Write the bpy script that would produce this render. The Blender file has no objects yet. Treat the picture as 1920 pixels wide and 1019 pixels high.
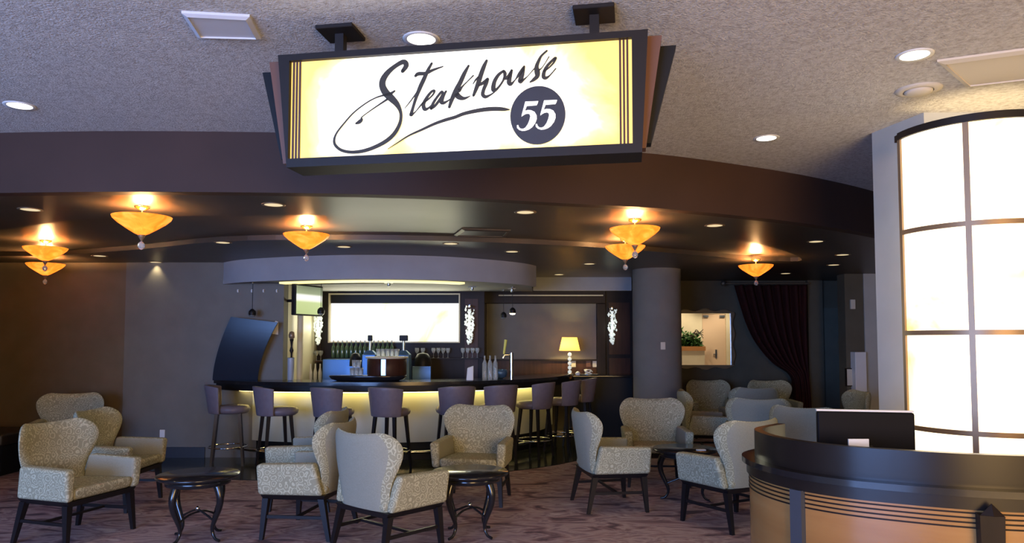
import bpy, math, random
from mathutils import Vector, Matrix
random.seed(7)
sc = bpy.context.scene
col = sc.collection
R = math.radians

# ------------------------------------------------------------ camera, world, exposure
F = 1350.0; PITCH = R(3.0); HOR = 640.0; EYE = 1.6
PY0 = HOR - F*math.tan(PITCH)                      # image row of the optical axis
cam = bpy.data.cameras.new('camera'); cam_o = bpy.data.objects.new('camera', cam); col.objects.link(cam_o)
cam_o.location = (0, 0, EYE); cam_o.rotation_euler = (math.pi/2 + PITCH, 0, 0)
cam.sensor_width = 36; cam.lens = F/1920*36; cam.shift_y = (PY0-509.5)/1920
cam.clip_start = .05; cam.clip_end = 100
sc.camera = cam_o
sc.view_settings.view_transform = 'Standard'; sc.view_settings.look = 'None'
sc.view_settings.gamma = 1; sc.view_settings.use_curve_mapping = False
sc.view_settings.exposure = 0.0
w = bpy.data.worlds.new('world'); sc.world = w; w.use_nodes = True
w.node_tree.nodes['Background'].inputs[0].default_value = (.55, .65, 1, 1)
w.node_tree.nodes['Background'].inputs[1].default_value = .05

def light(kind, name, loc, energy, color, size=.1, rot=(0,0,0), size_y=None, spot=None, blend=.5):
    l = bpy.data.lights.new(name, kind); l.energy = energy; l.color = color
    if kind == 'AREA':
        l.size = size
        if size_y: l.shape = 'RECTANGLE'; l.size_y = size_y
    else: l.shadow_soft_size = size
    if spot: l.spot_size = R(spot); l.spot_blend = blend
    o = bpy.data.objects.new(name, l); col.objects.link(o); o.location = loc; o.rotation_euler = rot
    return o
# assumed daylight: unseen blue area light added behind and left of the camera
light('AREA', 'assumed_daylight', (-5.2, -4.7, 1.7), 1250, (.24, .44, 1), 6.0, (R(97), 0, R(2)), 2.6)
light('AREA', 'added_warm_fill', (2.5, -4.7, 1.7), 600, (1, .63, .25), 4.0, (R(106), 0, R(-16)), 2.6)  # warm fill added behind the camera, tilted up to brighten the ceiling

# ------------------------------------------------------------ projection helpers: a pixel of the photo to a place in the room
def ray(px, py):
    u = (px-960)/F; v = (PY0-py)/F
    return Vector((u, math.cos(PITCH)-v*math.sin(PITCH), math.sin(PITCH)+v*math.cos(PITCH)))
def at(px, py, Y):
    d = ray(px, py); return Vector((0,0,EYE)) + d*(Y/d.y)
def onz(px, py, z):
    d = ray(px, py); return Vector((0,0,EYE)) + d*((z-EYE)/d.z)
def X(px, Y): return at(px, 640, Y).x
def Z(py, Y): return at(960, py, Y).z

# ------------------------------------------------------------ materials
def mat(name, color, rough=.6, metal=0, emit=None, es=0, spec=.5, trans=0, alpha=None, coat=0, ior=1.45):
    m = bpy.data.materials.new(name); m.use_nodes = True
    b = m.node_tree.nodes['Principled BSDF']
    b.inputs['Base Color'].default_value = (*color, 1); b.inputs['Roughness'].default_value = rough
    b.inputs['Metallic'].default_value = metal; b.inputs['Specular IOR Level'].default_value = spec
    b.inputs['IOR'].default_value = ior
    if emit: b.inputs['Emission Color'].default_value = (*emit, 1); b.inputs['Emission Strength'].default_value = es
    if trans: b.inputs['Transmission Weight'].default_value = trans
    if coat: b.inputs['Coat Weight'].default_value = coat; b.inputs['Coat Roughness'].default_value = .08
    return m
def nt(m): return m.node_tree.nodes, m.node_tree.links, m.node_tree.nodes['Principled BSDF']
def noise_mat(name, stops, scale, rough=.7, stretch=(1,1,1), rot=(0,0,0), bump=0, bscale=None, detail=4, dist=0, spec=.3, emit=0, metal=0, coords='Object'):
    m = mat(name, stops[0][1], rough, metal, spec=spec); n, l, b = nt(m)
    tc = n.new('ShaderNodeTexCoord'); mp = n.new('ShaderNodeMapping'); mp.inputs['Scale'].default_value = stretch; mp.inputs['Rotation'].default_value = rot
    l.new(tc.outputs[coords], mp.inputs[0])
    t = n.new('ShaderNodeTexNoise'); t.inputs['Scale'].default_value = scale; t.inputs['Detail'].default_value = detail; t.inputs['Distortion'].default_value = dist
    l.new(mp.outputs[0], t.inputs['Vector'])
    r = n.new('ShaderNodeValToRGB'); e = r.color_ramp.elements
    e[0].position = stops[0][0]; e[0].color = (*stops[0][1], 1); e[1].position = stops[-1][0]; e[1].color = (*stops[-1][1], 1)
    for p, c in stops[1:-1]:
        q = e.new(p); q.color = (*c, 1)
    l.new(t.outputs['Fac'], r.inputs[0]); l.new(r.outputs[0], b.inputs['Base Color'])
    if emit: l.new(r.outputs[0], b.inputs['Emission Color']); b.inputs['Emission Strength'].default_value = emit
    if bump:
        t2 = n.new('ShaderNodeTexNoise'); t2.inputs['Scale'].default_value = bscale or scale; t2.inputs['Detail'].default_value = 5
        l.new(tc.outputs[coords], t2.inputs['Vector'])
        bp = n.new('ShaderNodeBump'); bp.inputs['Strength'].default_value = bump; bp.inputs['Distance'].default_value = .02
        l.new(t2.outputs['Fac'], bp.inputs['Height']); l.new(bp.outputs[0], b.inputs['Normal'])
    return m
M = {}
M['ceiling'] = noise_mat('ceiling_texture', [(.3,(.46,.43,.41)),(.5,(.60,.58,.56)),(.7,(.70,.68,.66))], 40, .95, bump=.8, bscale=85, spec=.1)
M['low_ceiling'] = noise_mat('dark_ceiling_paint', [(.3,(.060,.045,.032)),(.7,(.072,.054,.040))], 3, .38, spec=.45)
M['fascia'] = noise_mat('maroon_fascia', [(.3,(.050,.027,.020)),(.7,(.060,.032,.024))], 2, .6, spec=.25)
M['wall_grey'] = noise_mat('taupe_wall', [(.3,(.155,.15,.135)),(.7,(.175,.168,.152))], 4, .8, spec=.2)
M['wall_brown'] = noise_mat('brown_wall', [(.3,(.15,.115,.075)),(.7,(.17,.13,.088))], 4, .8, spec=.2)
M['wall_rear'] = noise_mat('shaded_rear_wall', [(.3,(.105,.090,.062)),(.7,(.12,.104,.073))], 4, .8, spec=.15)  # taupe wall darkened, the shade at the rear put into the colour
M['wall_pale'] = noise_mat('pale_pier', [(.3,(.40,.40,.37)),(.7,(.44,.44,.41))], 4, .8, spec=.2)
M['wall_cream'] = noise_mat('cream_wall', [(.3,(.78,.68,.48)),(.7,(.84,.74,.54))], 4, .8, spec=.2)
M['canopy'] = noise_mat('grey_canopy', [(.3,(.30,.30,.31)),(.7,(.33,.33,.34))], 4, .75, spec=.2)
M['carpet'] = noise_mat('carpet', [(.34,(.12,.088,.105)),(.44,(.28,.185,.20)),(.52,(.44,.345,.34)),(.60,(.25,.175,.20)),(.70,(.52,.43,.42))], 2.3, .95, (1,2.4,1), (0,0,R(32)), bump=.5, bscale=180, detail=7, dist=1.3, spec=.05)
M['tile'] = noise_mat('black_tile', [(.3,(.010,.012,.013)),(.7,(.022,.025,.025))], 5, .12, spec=.6)
M['baseboard'] = mat('baseboard_vinyl', (.03,.032,.04), .4)
M['dark_wood'] = noise_mat('dark_wood', [(.3,(.010,.007,.006)),(.7,(.020,.012,.010))], 8, .45, (1,1,.1), spec=.2)
M['panel_wood'] = noise_mat('mahogany', [(.3,(.032,.012,.007)),(.7,(.058,.022,.012))], 6, .42, (4,4,.3), spec=.25)
M['maple'] = noise_mat('maple_veneer', [(.3,(.30,.145,.045)),(.5,(.34,.17,.055)),(.7,(.38,.20,.07))], 3, .25, (.35,.35,3), spec=.5, dist=.4)
M['black'] = mat('black_lacquer', (.012,.012,.014), .18, coat=.3)
M['black_matte'] = mat('black_matte', (.006,.006,.007), .5, spec=.3)
M['desk_black'] = mat('desk_black', (.014,.011,.010), .28, spec=.35)
M['charcoal'] = mat('charcoal_frame', (.014,.011,.010), .5, spec=.3)
M['copper'] = mat('copper_board', (.13,.058,.036), .5)
M['tan'] = mat('tan_board', (.40,.24,.11), .5)
M['chrome'] = mat('chrome', (.75,.75,.75), .12, 1)
M['steel'] = mat('brushed_steel', (.45,.50,.56), .32, 1)
M['white'] = mat('white_paint', (.72,.72,.70), .5)
M['cream'] = mat('cream_paint', (.62,.56,.38), .5)
M['orange'] = mat('orange_wood', (.55,.25,.09), .4)
M['leaf'] = noise_mat('leaf', [(.3,(.02,.07,.015)),(.7,(.07,.17,.04))], 30, .5)
M['bark'] = mat('bark', (.05,.035,.025), .8)
M['glass'] = mat('clear_glass', (.85,.90,.88), .05, trans=.75, ior=1.3)
M['bottle'] = mat('bottle_glass', (.05,.09,.045), .1, spec=.8)
M['mirror'] = mat('mirror_glass', (.92,.92,.90), .01, 1)
M['silver'] = mat('antique_silver_frame', (.16,.14,.11), .35, .6)
M['curtain'] = noise_mat('burgundy_velvet', [(.3,(.018,.002,.001)),(.7,(.040,.005,.003))], 8, .8, (3,3,.3))
M['stool_vinyl'] = noise_mat('mauve_vinyl', [(.3,(.135,.112,.132)),(.7,(.155,.130,.150))], 20, .42, spec=.4)
M['leg_wood'] = mat('espresso_leg', (.011,.009,.010), .42, spec=.35)
M['bar_front'] = noise_mat('bar_front_laminate', [(.3,(.50,.50,.40)),(.7,(.56,.56,.46))], 2, .5, spec=.3)
M['stripwarm'] = mat('warm_strip_lamp', (.9,.8,.4), .5, emit=(1,.78,.26), es=11)
M['cove'] = mat('cove_lamp', (.9,.85,.5), .5, emit=(1,.85,.36), es=.9)
M['can_on'] = mat('downlight_lamp', (1,1,1), .5, emit=(1,.93,.80), es=6)
M['can_dim'] = mat('dim_downlight_lamp', (.9,.8,.5), .5, emit=(1,.80,.45), es=.75)
M['bulb'] = mat('bulb', (1,1,1), .5, emit=(1,.85,.6), es=8)
M['shade'] = mat('lamp_shade_fabric', (.7,.5,.2), .8, emit=(1,.60,.16), es=.28)
M['crystal'] = mat('crystal', (.85,.88,.84), .2, emit=(.85,.95,.85), es=.35, spec=.8)
M['screen'] = mat('television_screen', (.3,.35,.25), .2, emit=(.75,.85,.5), es=.6)
M['yellow'] = mat('yellow_handle', (.75,.70,.12), .4)
M['bluesteel'] = mat('blue_steel', (.07,.14,.25), .38, .5)
M['lettering'] = mat('sign_ink', (.035,.030,.020), .6)
M['disc_ink'] = mat('disc_ink', (.030,.030,.036), .5)
M['numeral'] = mat('numeral_face', (.9,.9,.85), .5, emit=(1,.97,.9), es=1.1)
M['pinstripe'] = mat('brown_pinstripe', (.07,.03,.02), .5)
M['outlet'] = mat('outlet_plate', (.6,.55,.45), .5)
M['panel_olive'] = noise_mat('olive_panel', [(.3,(.11,.105,.08)),(.7,(.125,.12,.09))], 4, .8)
M['door_tan'] = mat('tan_door', (.80,.58,.40), .5)

# alabaster: backlit stone with honey patches
def alabaster(name, base, patch, strength, scale, lo=.45, hi=.68, edge=None):
    m = mat(name, base, .3); n, l, b = nt(m)
    tc = n.new('ShaderNodeTexCoord'); t = n.new('ShaderNodeTexNoise'); t.inputs['Scale'].default_value = scale; t.inputs['Detail'].default_value = 5; t.inputs['Distortion'].default_value = .6
    l.new(tc.outputs['Object'], t.inputs['Vector'])
    fac = t.outputs['Fac']
    if edge:                                                   # the printed stone veins gather towards the borders of the face
        g = n.new('ShaderNodeTexCoord'); sx = n.new('ShaderNodeSeparateXYZ'); l.new(g.outputs['Generated'], sx.inputs[0])
        def m2(op, a, c):
            k = n.new('ShaderNodeMath'); k.operation = op
            for i, q in enumerate((a, c)):
                if q is None: continue
                if isinstance(q, (int, float)): k.inputs[i].default_value = q
                else: l.new(q, k.inputs[i])
            return k.outputs[0]
        ax = m2('ABSOLUTE', m2('SUBTRACT', sx.outputs['X'], .5), None); az = m2('ABSOLUTE', m2('SUBTRACT', sx.outputs['Z'], .5), None)
        px = m2('MULTIPLY', m2('POWER', m2('MULTIPLY', ax, 2.0), 4.0), edge[0]); pz = m2('MULTIPLY', m2('POWER', m2('MULTIPLY', az, 2.0), 4.0), edge[1])
        fac = m2('ADD', m2('ADD', fac, m2('MULTIPLY', px, 1.0)), pz)
    r = n.new('ShaderNodeValToRGB'); e = r.color_ramp.elements
    e[0].position = lo; e[0].color = (*base, 1); e[1].position = hi; e[1].color = (*patch, 1)
    if edge: q_ = e.new((lo+hi)/2); q_.color = (1,.77,.25,1)
    l.new(fac, r.inputs[0]); l.new(r.outputs[0], b.inputs['Base Color']); l.new(r.outputs[0], b.inputs['Emission Color'])
    b.inputs['Emission Strength'].default_value = strength
    return m
M['sign_face'] = alabaster('sign_face', (1,.96,.80), (.80,.52,.13), 1.2, 3.0, .58, .95, (.62,.16))
M['column_face'] = alabaster('column_face', (1,.84,.55), (.70,.46,.12), 2.4, 1.1, .54, .66)
M['bar_panel'] = alabaster('bar_panel', (1,.98,.84), (.55,.60,.20), 1.6, .9, .53, .66)
M['bowl'] = noise_mat('amber_alabaster', [(.30,(.80,.25,.02)),(.52,(1,.42,.045)),(.72,(1,.58,.11))], 7, .3, emit=.95, dist=1.2)

def fabric():
    m = mat('paisley_damask', (.4,.4,.3), .8, spec=.2); n, l, b = nt(m)
    tc = n.new('ShaderNodeTexCoord')
    nz = n.new('ShaderNodeTexNoise'); nz.inputs['Scale'].default_value = 9; l.new(tc.outputs['Object'], nz.inputs['Vector'])
    mx = n.new('ShaderNodeMix'); mx.data_type = 'VECTOR'; mx.inputs[0].default_value = .07
    l.new(tc.outputs['Object'], mx.inputs[4]); l.new(nz.outputs['Color'], mx.inputs[5])
    v = n.new('ShaderNodeTexVoronoi'); v.inputs['Scale'].default_value = 19; v.inputs['Randomness'].default_value = .55
    l.new(mx.outputs[1], v.inputs['Vector'])
    s = n.new('ShaderNodeMath'); s.operation = 'MULTIPLY'; s.inputs[1].default_value = 21; l.new(v.outputs['Distance'], s.inputs[0])
    q = n.new('ShaderNodeMath'); q.operation = 'SINE'; l.new(s.outputs[0], q.inputs[0])
    r = n.new('ShaderNodeValToRGB'); e = r.color_ramp.elements
    e[0].position = .25; e[0].color = (.31,.30,.20,1); e[1].position = .8; e[1].color = (.50,.49,.34,1)
    l.new(q.outputs[0], r.inputs[0]); l.new(r.outputs[0], b.inputs['Base Color'])
    return m
M['fabric'] = fabric()
def translucent(m, c, k):
    n, l, b = nt(m); t = n.new('ShaderNodeBsdfTranslucent'); t.inputs[0].default_value = (*c,1)
    x = n.new('ShaderNodeMixShader'); x.inputs[0].default_value = k; l.new(b.outputs[0], x.inputs[1]); l.new(t.outputs[0], x.inputs[2])
    l.new(x.outputs[0], n['Material Output'].inputs[0])
translucent(M['shade'], (1,.55,.15), .30)
translucent(M['bowl'], (1,.45,.06), .25)
M['plain'] = noise_mat('plain_weave', [(.3,(.28,.28,.215)),(.7,(.33,.325,.255))], 120, .85, spec=.15)

# ------------------------------------------------------------ mesh helper
class MB:
    def __init__(s): s.v = []; s.f = []; s.m = []; s.sm = []
    def add(s, vs, fs, mi=0, smooth=False):
        o = len(s.v); s.v += [tuple(v) for v in vs]
        for f in fs: s.f.append([i+o for i in f]); s.m.append(mi); s.sm.append(smooth)
        return s
    def box(s, a, b, mi=0):
        x0,y0,z0 = a; x1,y1,z1 = b
        return s.add([(x0,y0,z0),(x1,y0,z0),(x1,y1,z0),(x0,y1,z0),(x0,y0,z1),(x1,y0,z1),(x1,y1,z1),(x0,y1,z1)],
              [(0,3,2,1),(4,5,6,7),(0,1,5,4),(1,2,6,5),(2,3,7,6),(3,0,4,7)], mi)
    def hexa(s, lo, hi, mi=0):                 # two quads, bottom and top
        return s.add(list(lo)+list(hi), [(0,3,2,1),(4,5,6,7),(0,1,5,4),(1,2,6,5),(2,3,7,6),(3,0,4,7)], mi)
    def lathe(s, prof, n=24, c=(0,0,0), mi=0, smooth=True, caps=True):
        vs = []; fs = []
        for r, z in prof:
            for k in range(n):
                a = 2*math.pi*k/n; vs.append((c[0]+r*math.cos(a), c[1]+r*math.sin(a), c[2]+z))
        for i in range(len(prof)-1):
            for k in range(n): fs.append((i*n+k, i*n+(k+1)%n, (i+1)*n+(k+1)%n, (i+1)*n+k))
        s.add(vs, fs, mi, smooth)
        if caps:
            if prof[0][0] > 1e-4: s.add(vs[:n], [tuple(range(n))[::-1]], mi)
            if prof[-1][0] > 1e-4: s.add(vs[-n:], [tuple(range(n))], mi)
        return s
    def tube(s, pts, rad, n=8, mi=0, closed=False, flat=1.0):
        pts = [Vector(p) for p in pts]; N = len(pts); vs = []; fs = []
        rs = rad if isinstance(rad, (list, tuple)) else [rad]*N
        up0 = None
        for i, p in enumerate(pts):
            t = (pts[(i+1)%N]-pts[i-1]) if closed else (pts[min(i+1,N-1)]-pts[max(i-1,0)])
            t.normalize()
            ref = Vector((0,0,1)) if abs(t.z) < .95 else Vector((1,0,0))
            if up0 is None: a = t.cross(ref).normalized()
            else: a = (up0 - t*up0.dot(t)).normalized()
            up0 = a; b = t.cross(a)
            for k in range(n):
                th = 2*math.pi*k/n; vs.append(p + a*rs[i]*math.cos(th) + b*rs[i]*flat*math.sin(th))
        for i in range(N if closed else N-1):
            for k in range(n):
                j = (i+1)%N; fs.append((i*n+k, i*n+(k+1)%n, j*n+(k+1)%n, j*n+k))
        s.add(vs, fs, mi, True)
        if not closed: s.add(vs[:n], [tuple(range(n))], mi); s.add(vs[-n:], [tuple(range(n))], mi)
        return s
    def ribbon(s, path, z0, z1, thick, mi=0, smooth=True):   # wall along a plan path, thickness to the left of travel
        off = offset(path, thick); N = len(path); vs = []
        for (x,y),(a,b) in zip(path, off): vs += [(x,y,z0),(x,y,z1),(a,b,z1),(a,b,z0)]
        fs = []
        for i in range(N-1):
            o = i*4; p = o+4
            for k in range(4): fs.append((o+k, p+k, p+(k+1)%4, o+(k+1)%4))
        for q in range(4): s.add(vs, [f for j, f in enumerate(fs) if j%4 == q], mi, smooth)
        s.add(vs[:4], [(0,1,2,3)], mi); s.add(vs[-4:], [(3,2,1,0)], mi)
        return s
    def prism(s, pts, z0, z1, mi=0):
        n = len(pts); vs = [(x,y,z0) for x,y in pts]+[(x,y,z1) for x,y in pts]
        fs = [tuple(range(n))[::-1], tuple(range(n,2*n))]+[(i,(i+1)%n,(i+1)%n+n,i+n) for i in range(n)]
        return s.add(vs, fs, mi)
    def ball(s, c, r, n=12, k=8, mi=0, sc_=(1,1,1)):
        prof = [(max(r*math.sin(math.pi*i/k),1e-5)*1, -r*math.cos(math.pi*i/k)*sc_[2]) for i in range(k+1)]
        return s.lathe(prof, n, c, mi, caps=False)
    def build(s, name, m, parent=None, bevel=0, seg=2, sub=0, loc=None):
        me = bpy.data.meshes.new(name); me.from_pydata(s.v, [], s.f)
        ms = m if isinstance(m, (list, tuple)) else [m]
        for q in ms: me.materials.append(M[q] if isinstance(q, str) else q)
        for p, mi, sm in zip(me.polygons, s.m, s.sm): p.material_index = mi; p.use_smooth = sm
        o = bpy.data.objects.new(name, me); col.objects.link(o)
        if parent: o.parent = parent
        if loc is not None: o.location = loc
        if bevel:
            md = o.modifiers.new('bevel', 'BEVEL'); md.width = bevel; md.segments = seg; md.limit_method = 'ANGLE'; md.angle_limit = R(40)
            if seg > 1:
                for p in me.polygons: p.use_smooth = True
                md.harden_normals = False
                w_ = o.modifiers.new('wn', 'WEIGHTED_NORMAL')
        if sub:
            md = o.modifiers.new('sub', 'SUBSURF'); md.levels = sub; md.render_levels = sub
            for p in me.polygons: p.use_smooth = True
        return o
def offset(path, d):
    out = []; N = len(path)
    for i, p in enumerate(path):
        a = Vector(path[max(i-1,0)]); b = Vector(path[min(i+1,N-1)]); t = (b-a).normalized()
        out.append((p[0]-t.y*d, p[1]+t.x*d))
    return out
def spline(pts, k=6, closed=False):
    P = [Vector(p) for p in pts]; N = len(P); out = []
    for i in range(N if closed else N-1):
        if closed: a, b, c, d = P[i-1], P[i], P[(i+1)%N], P[(i+2)%N]
        else: a, b, c, d = P[max(i-1,0)], P[i], P[i+1], P[min(i+2,N-1)]
        for j in range(k):
            t = j/k
            out.append(tuple(.5*((2*b)+(c-a)*t+(2*a-5*b+4*c-d)*t*t+(3*b-a-3*c+d)*t**3)))
    if not closed: out.append(tuple(P[-1]))
    return out
def tag(o, label=None, cat=None, group=None, kind=None):
    if label: o['label'] = label
    if cat: o['category'] = cat
    if group: o['group'] = group
    if kind: o['kind'] = kind
    return o
def struct(o, label=None): 
    o['kind'] = 'structure'
    if label: o['label'] = label
    return o
def empty(name, loc, rz=0, label=None, cat=None, group=None):
    o = bpy.data.objects.new(name, None); col.objects.link(o); o.location = loc; o.rotation_euler = (0,0,rz); o.empty_display_size = .1
    return tag(o, label, cat, group)
def dup(root, loc, rz, label, group=None):
    def cp(o, par):
        c = o.copy(); col.objects.link(c)
        if par: c.parent = par
        for ch in o.children: cp(ch, c)
        return c
    r = cp(root, None); r.location = loc; r.rotation_euler = (0,0,rz); r['label'] = label
    if group: r['group'] = group
    return r
def slab_with_holes(name, outer, holes, z0, z1, m):
    cu = bpy.data.curves.new(name, 'CURVE'); cu.dimensions = '2D'; cu.fill_mode = 'BOTH'; cu.extrude = (z1-z0)/2
    for pts in [outer]+holes:
        sp = cu.splines.new('POLY'); sp.points.add(len(pts)-1); sp.use_cyclic_u = True
        for q, p in zip(sp.points, pts): q.co = (p[0], p[1], 0, 1)
    tmp = bpy.data.objects.new(name+'_outline', cu)
    me = bpy.data.meshes.new_from_object(tmp); bpy.data.objects.remove(tmp); bpy.data.curves.remove(cu)
    me.materials.clear(); me.materials.append(M[m])
    for p in me.polygons: p.use_smooth = False
    o = bpy.data.objects.new(name, me); col.objects.link(o); o.location = (0,0,(z0+z1)/2)
    return o

# ------------------------------------------------------------ room shell
HC = 3.14; LC = 2.69; RC = 2.745
struct(MB().box((-9,-5,-.1),(10,13.4,0)).build('floor', 'carpet'), 'mauve and brown mottled carpet floor')
M['stone'] = noise_mat('pale_stone', [(.3,(.58,.54,.48)),(.7,(.66,.62,.56))], 3, .3)
struct(MB().box((-9,-5,0),(9.5,2.4,.006)).build('floor_bounce', 'stone'), 'added pale floor out of view, bounces light to the ceiling')  # unseen pale floor, added to bounce light up at the ceiling
tile_edge = spline([(-5.4,9.72),(-4.6,9.05),(-3.6,8.5),(-2.4,8.32),(-1.2,8.5),(0,8.95),(.85,9.7),(1.45,10.8),(1.6,12.3)])
def tile_mat():
    m = M['tile']; n, l, b = nt(m)
    bk = n.new('ShaderNodeTexBrick'); bk.offset = 0; bk.inputs['Scale'].default_value = 1
    bk.inputs['Brick Width'].default_value = .45; bk.inputs['Row Height'].default_value = .45; bk.inputs['Mortar Size'].default_value = .006
    bk.inputs['Color1'].default_value = (.011,.013,.013,1); bk.inputs['Color2'].default_value = (.02,.023,.022,1); bk.inputs['Mortar'].default_value = (.06,.065,.06,1)
    tc = n.new('ShaderNodeTexCoord'); mp = n.new('ShaderNodeMapping'); mp.inputs['Rotation'].default_value = (0,0,R(35)); l.new(tc.outputs['Object'], mp.inputs[0]); l.new(mp.outputs[0], bk.inputs['Vector'])
    l.new(bk.outputs['Color'], b.inputs['Base Color'])
tile_mat()
struct(MB().prism(tile_edge+[(-5.4,12.3)], 0, .008).build('floor_tiles', 'tile'), 'glossy black tiles around the bar')
struct(MB().box((-9,-5,HC),(10,13.4,HC+.15)).build('ceiling', 'ceiling'), 'rough textured plaster ceiling')
fas = [(-9,6.35),(-6.4,5.62),(-4.9,5.36),(-3.74,5.25),(-2.68,5.21),(-1.41,5.27),(-.4,5.42),(.37,5.64),(1.19,5.86),(2.02,6.24),(2.77,6.66),(3.61,7.25),(4.6,8.1),(5.6,9.2),(6.6,10.8),(7.2,12.9)]
fasc = spline(fas, 5)
struct(MB().ribbon(fasc, LC, HC, .12).build('trim_1', 'fascia'), 'curved maroon fascia between the two ceilings')
fin = offset(fasc, .12)
outer = fin+[(7.2,13.0),(-9,13.0)]
front = [onz(x, y, LC) for x, y in ((0,431),(75,421),(175,410),(325,406),(475,404),(600,404),(790,407),(964,413),(1100,422),(1240,434),(1389,452),(1444,463),(1492,479),(1497,490))]
cove = [(p.x, p.y) for p in front]+[(3.2,9.6),(2.2,9.0),(.9,8.3),(-.5,7.85),(-1.9,7.7),(-3.2,7.85),(-4.6,8.6),(-6.2,9.2),(-7.4,8.9),(-7.2,7.9),(-6.2,7.4)]
cove = spline(cove, 4, True)
struct(slab_with_holes('ceiling_low', outer, [cove], LC, RC, 'low_ceiling'), 'dark brown lowered ceiling ring')
struct(slab_with_holes('ceiling_recess', outer, [], RC, RC+.05, 'low_ceiling'), 'dark brown recessed ceiling above the lounge')

WB = 9.95                                             # wall left of the bar
struct(MB().box((-9,WB+.04,0),(X(233,WB),WB+.2,LC)).build('wall_left_back', 'wall_brown'), 'brown wall behind the left lounge')
struct(MB().box((X(233,WB),WB,0),(X(531,WB),WB+.2,LC)).build('wall_back', 'wall_grey'), 'blue-grey wall left of the bar')
struct(MB().box((X(531,WB)-.12,WB+.2,0),(X(531,WB),13.0,LC)).build('wall_bar_side', 'cream'), 'pale side wall of the bar recess')
struct(MB().box((X(233,WB),WB-.02,0),(-4.2,WB,.15)).build('baseboard_left', 'baseboard'))
struct(MB().box((-9,WB+.02,0),(X(233,WB)-.001,WB+.04,.15)).build('baseboard_back', 'baseboard'))
struct(MB().box((-9,13.0,0),(10,13.2,HC)).build('wall_rear', 'wall_rear'), 'taupe rear wall with shade in its colour')
struct(MB().box((-9.1,-5,0),(-9,13.2,HC)).build('wall_left', 'wall_brown'))
struct(MB().box((9.5,-5,0),(9.6,13.2,HC)).build('wall_right', 'wall_grey'))
# unseen wall behind the viewer, openings added for the area lights
mb = MB().box((-9,-5.1,0),(-8.4,-5,HC)).box((-8.4,-5.1,2.95),(9.5,-5,HC)).box((-8.4,-5.1,0),(-2.0,-5,.35)).box((-2.0,-5.1,0),(.4,-5,2.95)).box((4.6,-5.1,0),(9.5,-5,2.95))
struct(mb.build('wall_front', 'wall_grey'))

struct(MB().box((-9,5.0,0),(-5.2,5.1,HC)).build('wall_daylight_block', 'wall_brown'))  # wall added out of frame to keep daylight off the far left corner
# right pier
pier = [(X(1645,5.26),5.26),(X(1745,4.78),4.78),(4.2,4.78),(4.2,5.26)]
pier[0] = tuple(onz(1633,352,HC).xy) if False else pier[0]
struct(MB().prism(pier, 0, HC).build('wall_pier', 'wall_pale'), 'pale pier behind the lit column')
struct(MB().box((X(1586,11.64),11.64,0),(X(1622,11.62),11.9,LC)).build('wall_end', 'wall_rear'), 'wall end beyond the pier, shade in its colour')
struct(MB().box((X(1622,11.62),11.62,0),(9.5,11.9,LC)).build('trim_2', 'wall_pale'), 'pale wall beyond the pier')
# service wall with door that the mirror looks at
SW = .6
def vx(px): return at(px, 640, 25.0).x
def vz(py): return at(1320, py, 25.0).z
dx0, dx1 = vx(1321), vx(1366)
struct(MB().box((4.6,SW-.1,0),(dx0,SW,HC)).box((dx1,SW-.1,0),(9.5,SW,HC)).box((dx0,SW-.1,vz(588)),(dx1,SW,HC)).build('wall_service', 'wall_cream'), 'cream wall seen in the mirror')
dr = struct(MB().box((dx0+.01,SW-.08,.01),(dx1-.01,SW-.03,vz(588)-.01)).build('door_1', 'door_tan'), 'tan door seen in the mirror')
MB().box((vx(1347)-.03,SW-.03,1.0),(vx(1347)+.03,SW-.01,1.3)).box((vx(1347)-.1,SW-.01,1.12),(vx(1347)+.03,SW+.02,1.15)).build('door_handle', 'steel', dr)
MB().box((dx0+.04,SW-.03,vz(595)),(dx0+.22,SW+.03,vz(591))).box((dx1-.22,SW-.03,vz(595)),(dx1-.04,SW+.03,vz(591))).build('door_closer', 'steel', dr)

# round column
cx, cy, cr = X(1232,11.0), 11.0, .365
struct(MB().lathe([(cr,0),(cr,LC)], 48, (cx,cy,0)).build('column', 'wall_grey'), 'round taupe column')
o = MB().box((-.035,-.012,-.055),(.035,0,.055)).build('light_switch', 'outlet', bevel=.004, seg=1)
o.location = (X(1243,cy-cr), cy-cr+.004, Z(649,cy-cr)); o.location.y = cy-math.sqrt(cr**2-(o.location.x-cx)**2)+.002
tag(o, 'small pale switch plate on the round column', 'light switch')

# ------------------------------------------------------------ bar
DW = MB
edge = spline([(-4.18,10.0),(-3.5,9.58),(-2.7,9.4),(-1.8,9.36),(-1.0,9.5),(-.3,9.8),(.3,10.3),(.72,10.95),(.95,11.75)], 6)
bar = empty('bar_counter', (-1.8,9.7,.008), 0, 'long curved black bar with a glowing cream front', 'bar')
def L(o, root): o.location = -root.location; return o
inn = offset(edge, .62)
ct = MB().ribbon(edge, 1.02, 1.065, .62).build('countertop', 'black', bar); L(ct, bar)
L(MB().ribbon(offset(edge,.02), .935, 1.02, .05).build('apron', 'black_matte', bar), bar)
bf = offset(edge, .30); bf = [p for p in bf if p[0] > -3.97]
L(MB().ribbon(bf, .245, .935, .05).build('front_panel', 'bar_front', bar), bar)
L(MB().ribbon(offset(edge,.33), .01, .245, .05).build('plinth', 'black_matte', bar), bar)
L(MB().ribbon(offset(edge,.20), .915, .932, .05).build('strip_light', 'stripwarm', bar), bar)
rl = offset(edge, .20)[3:-2]
L(MB().tube([(x,y,.13) for x,y in rl], .022, 8).build('foot_rail', 'chrome', bar), bar)
L(MB().ribbon([(-3.95,10.3),(-3.9,9.98)], .01, .935, .05).build('end_panel', 'black_matte', bar), bar)
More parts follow.
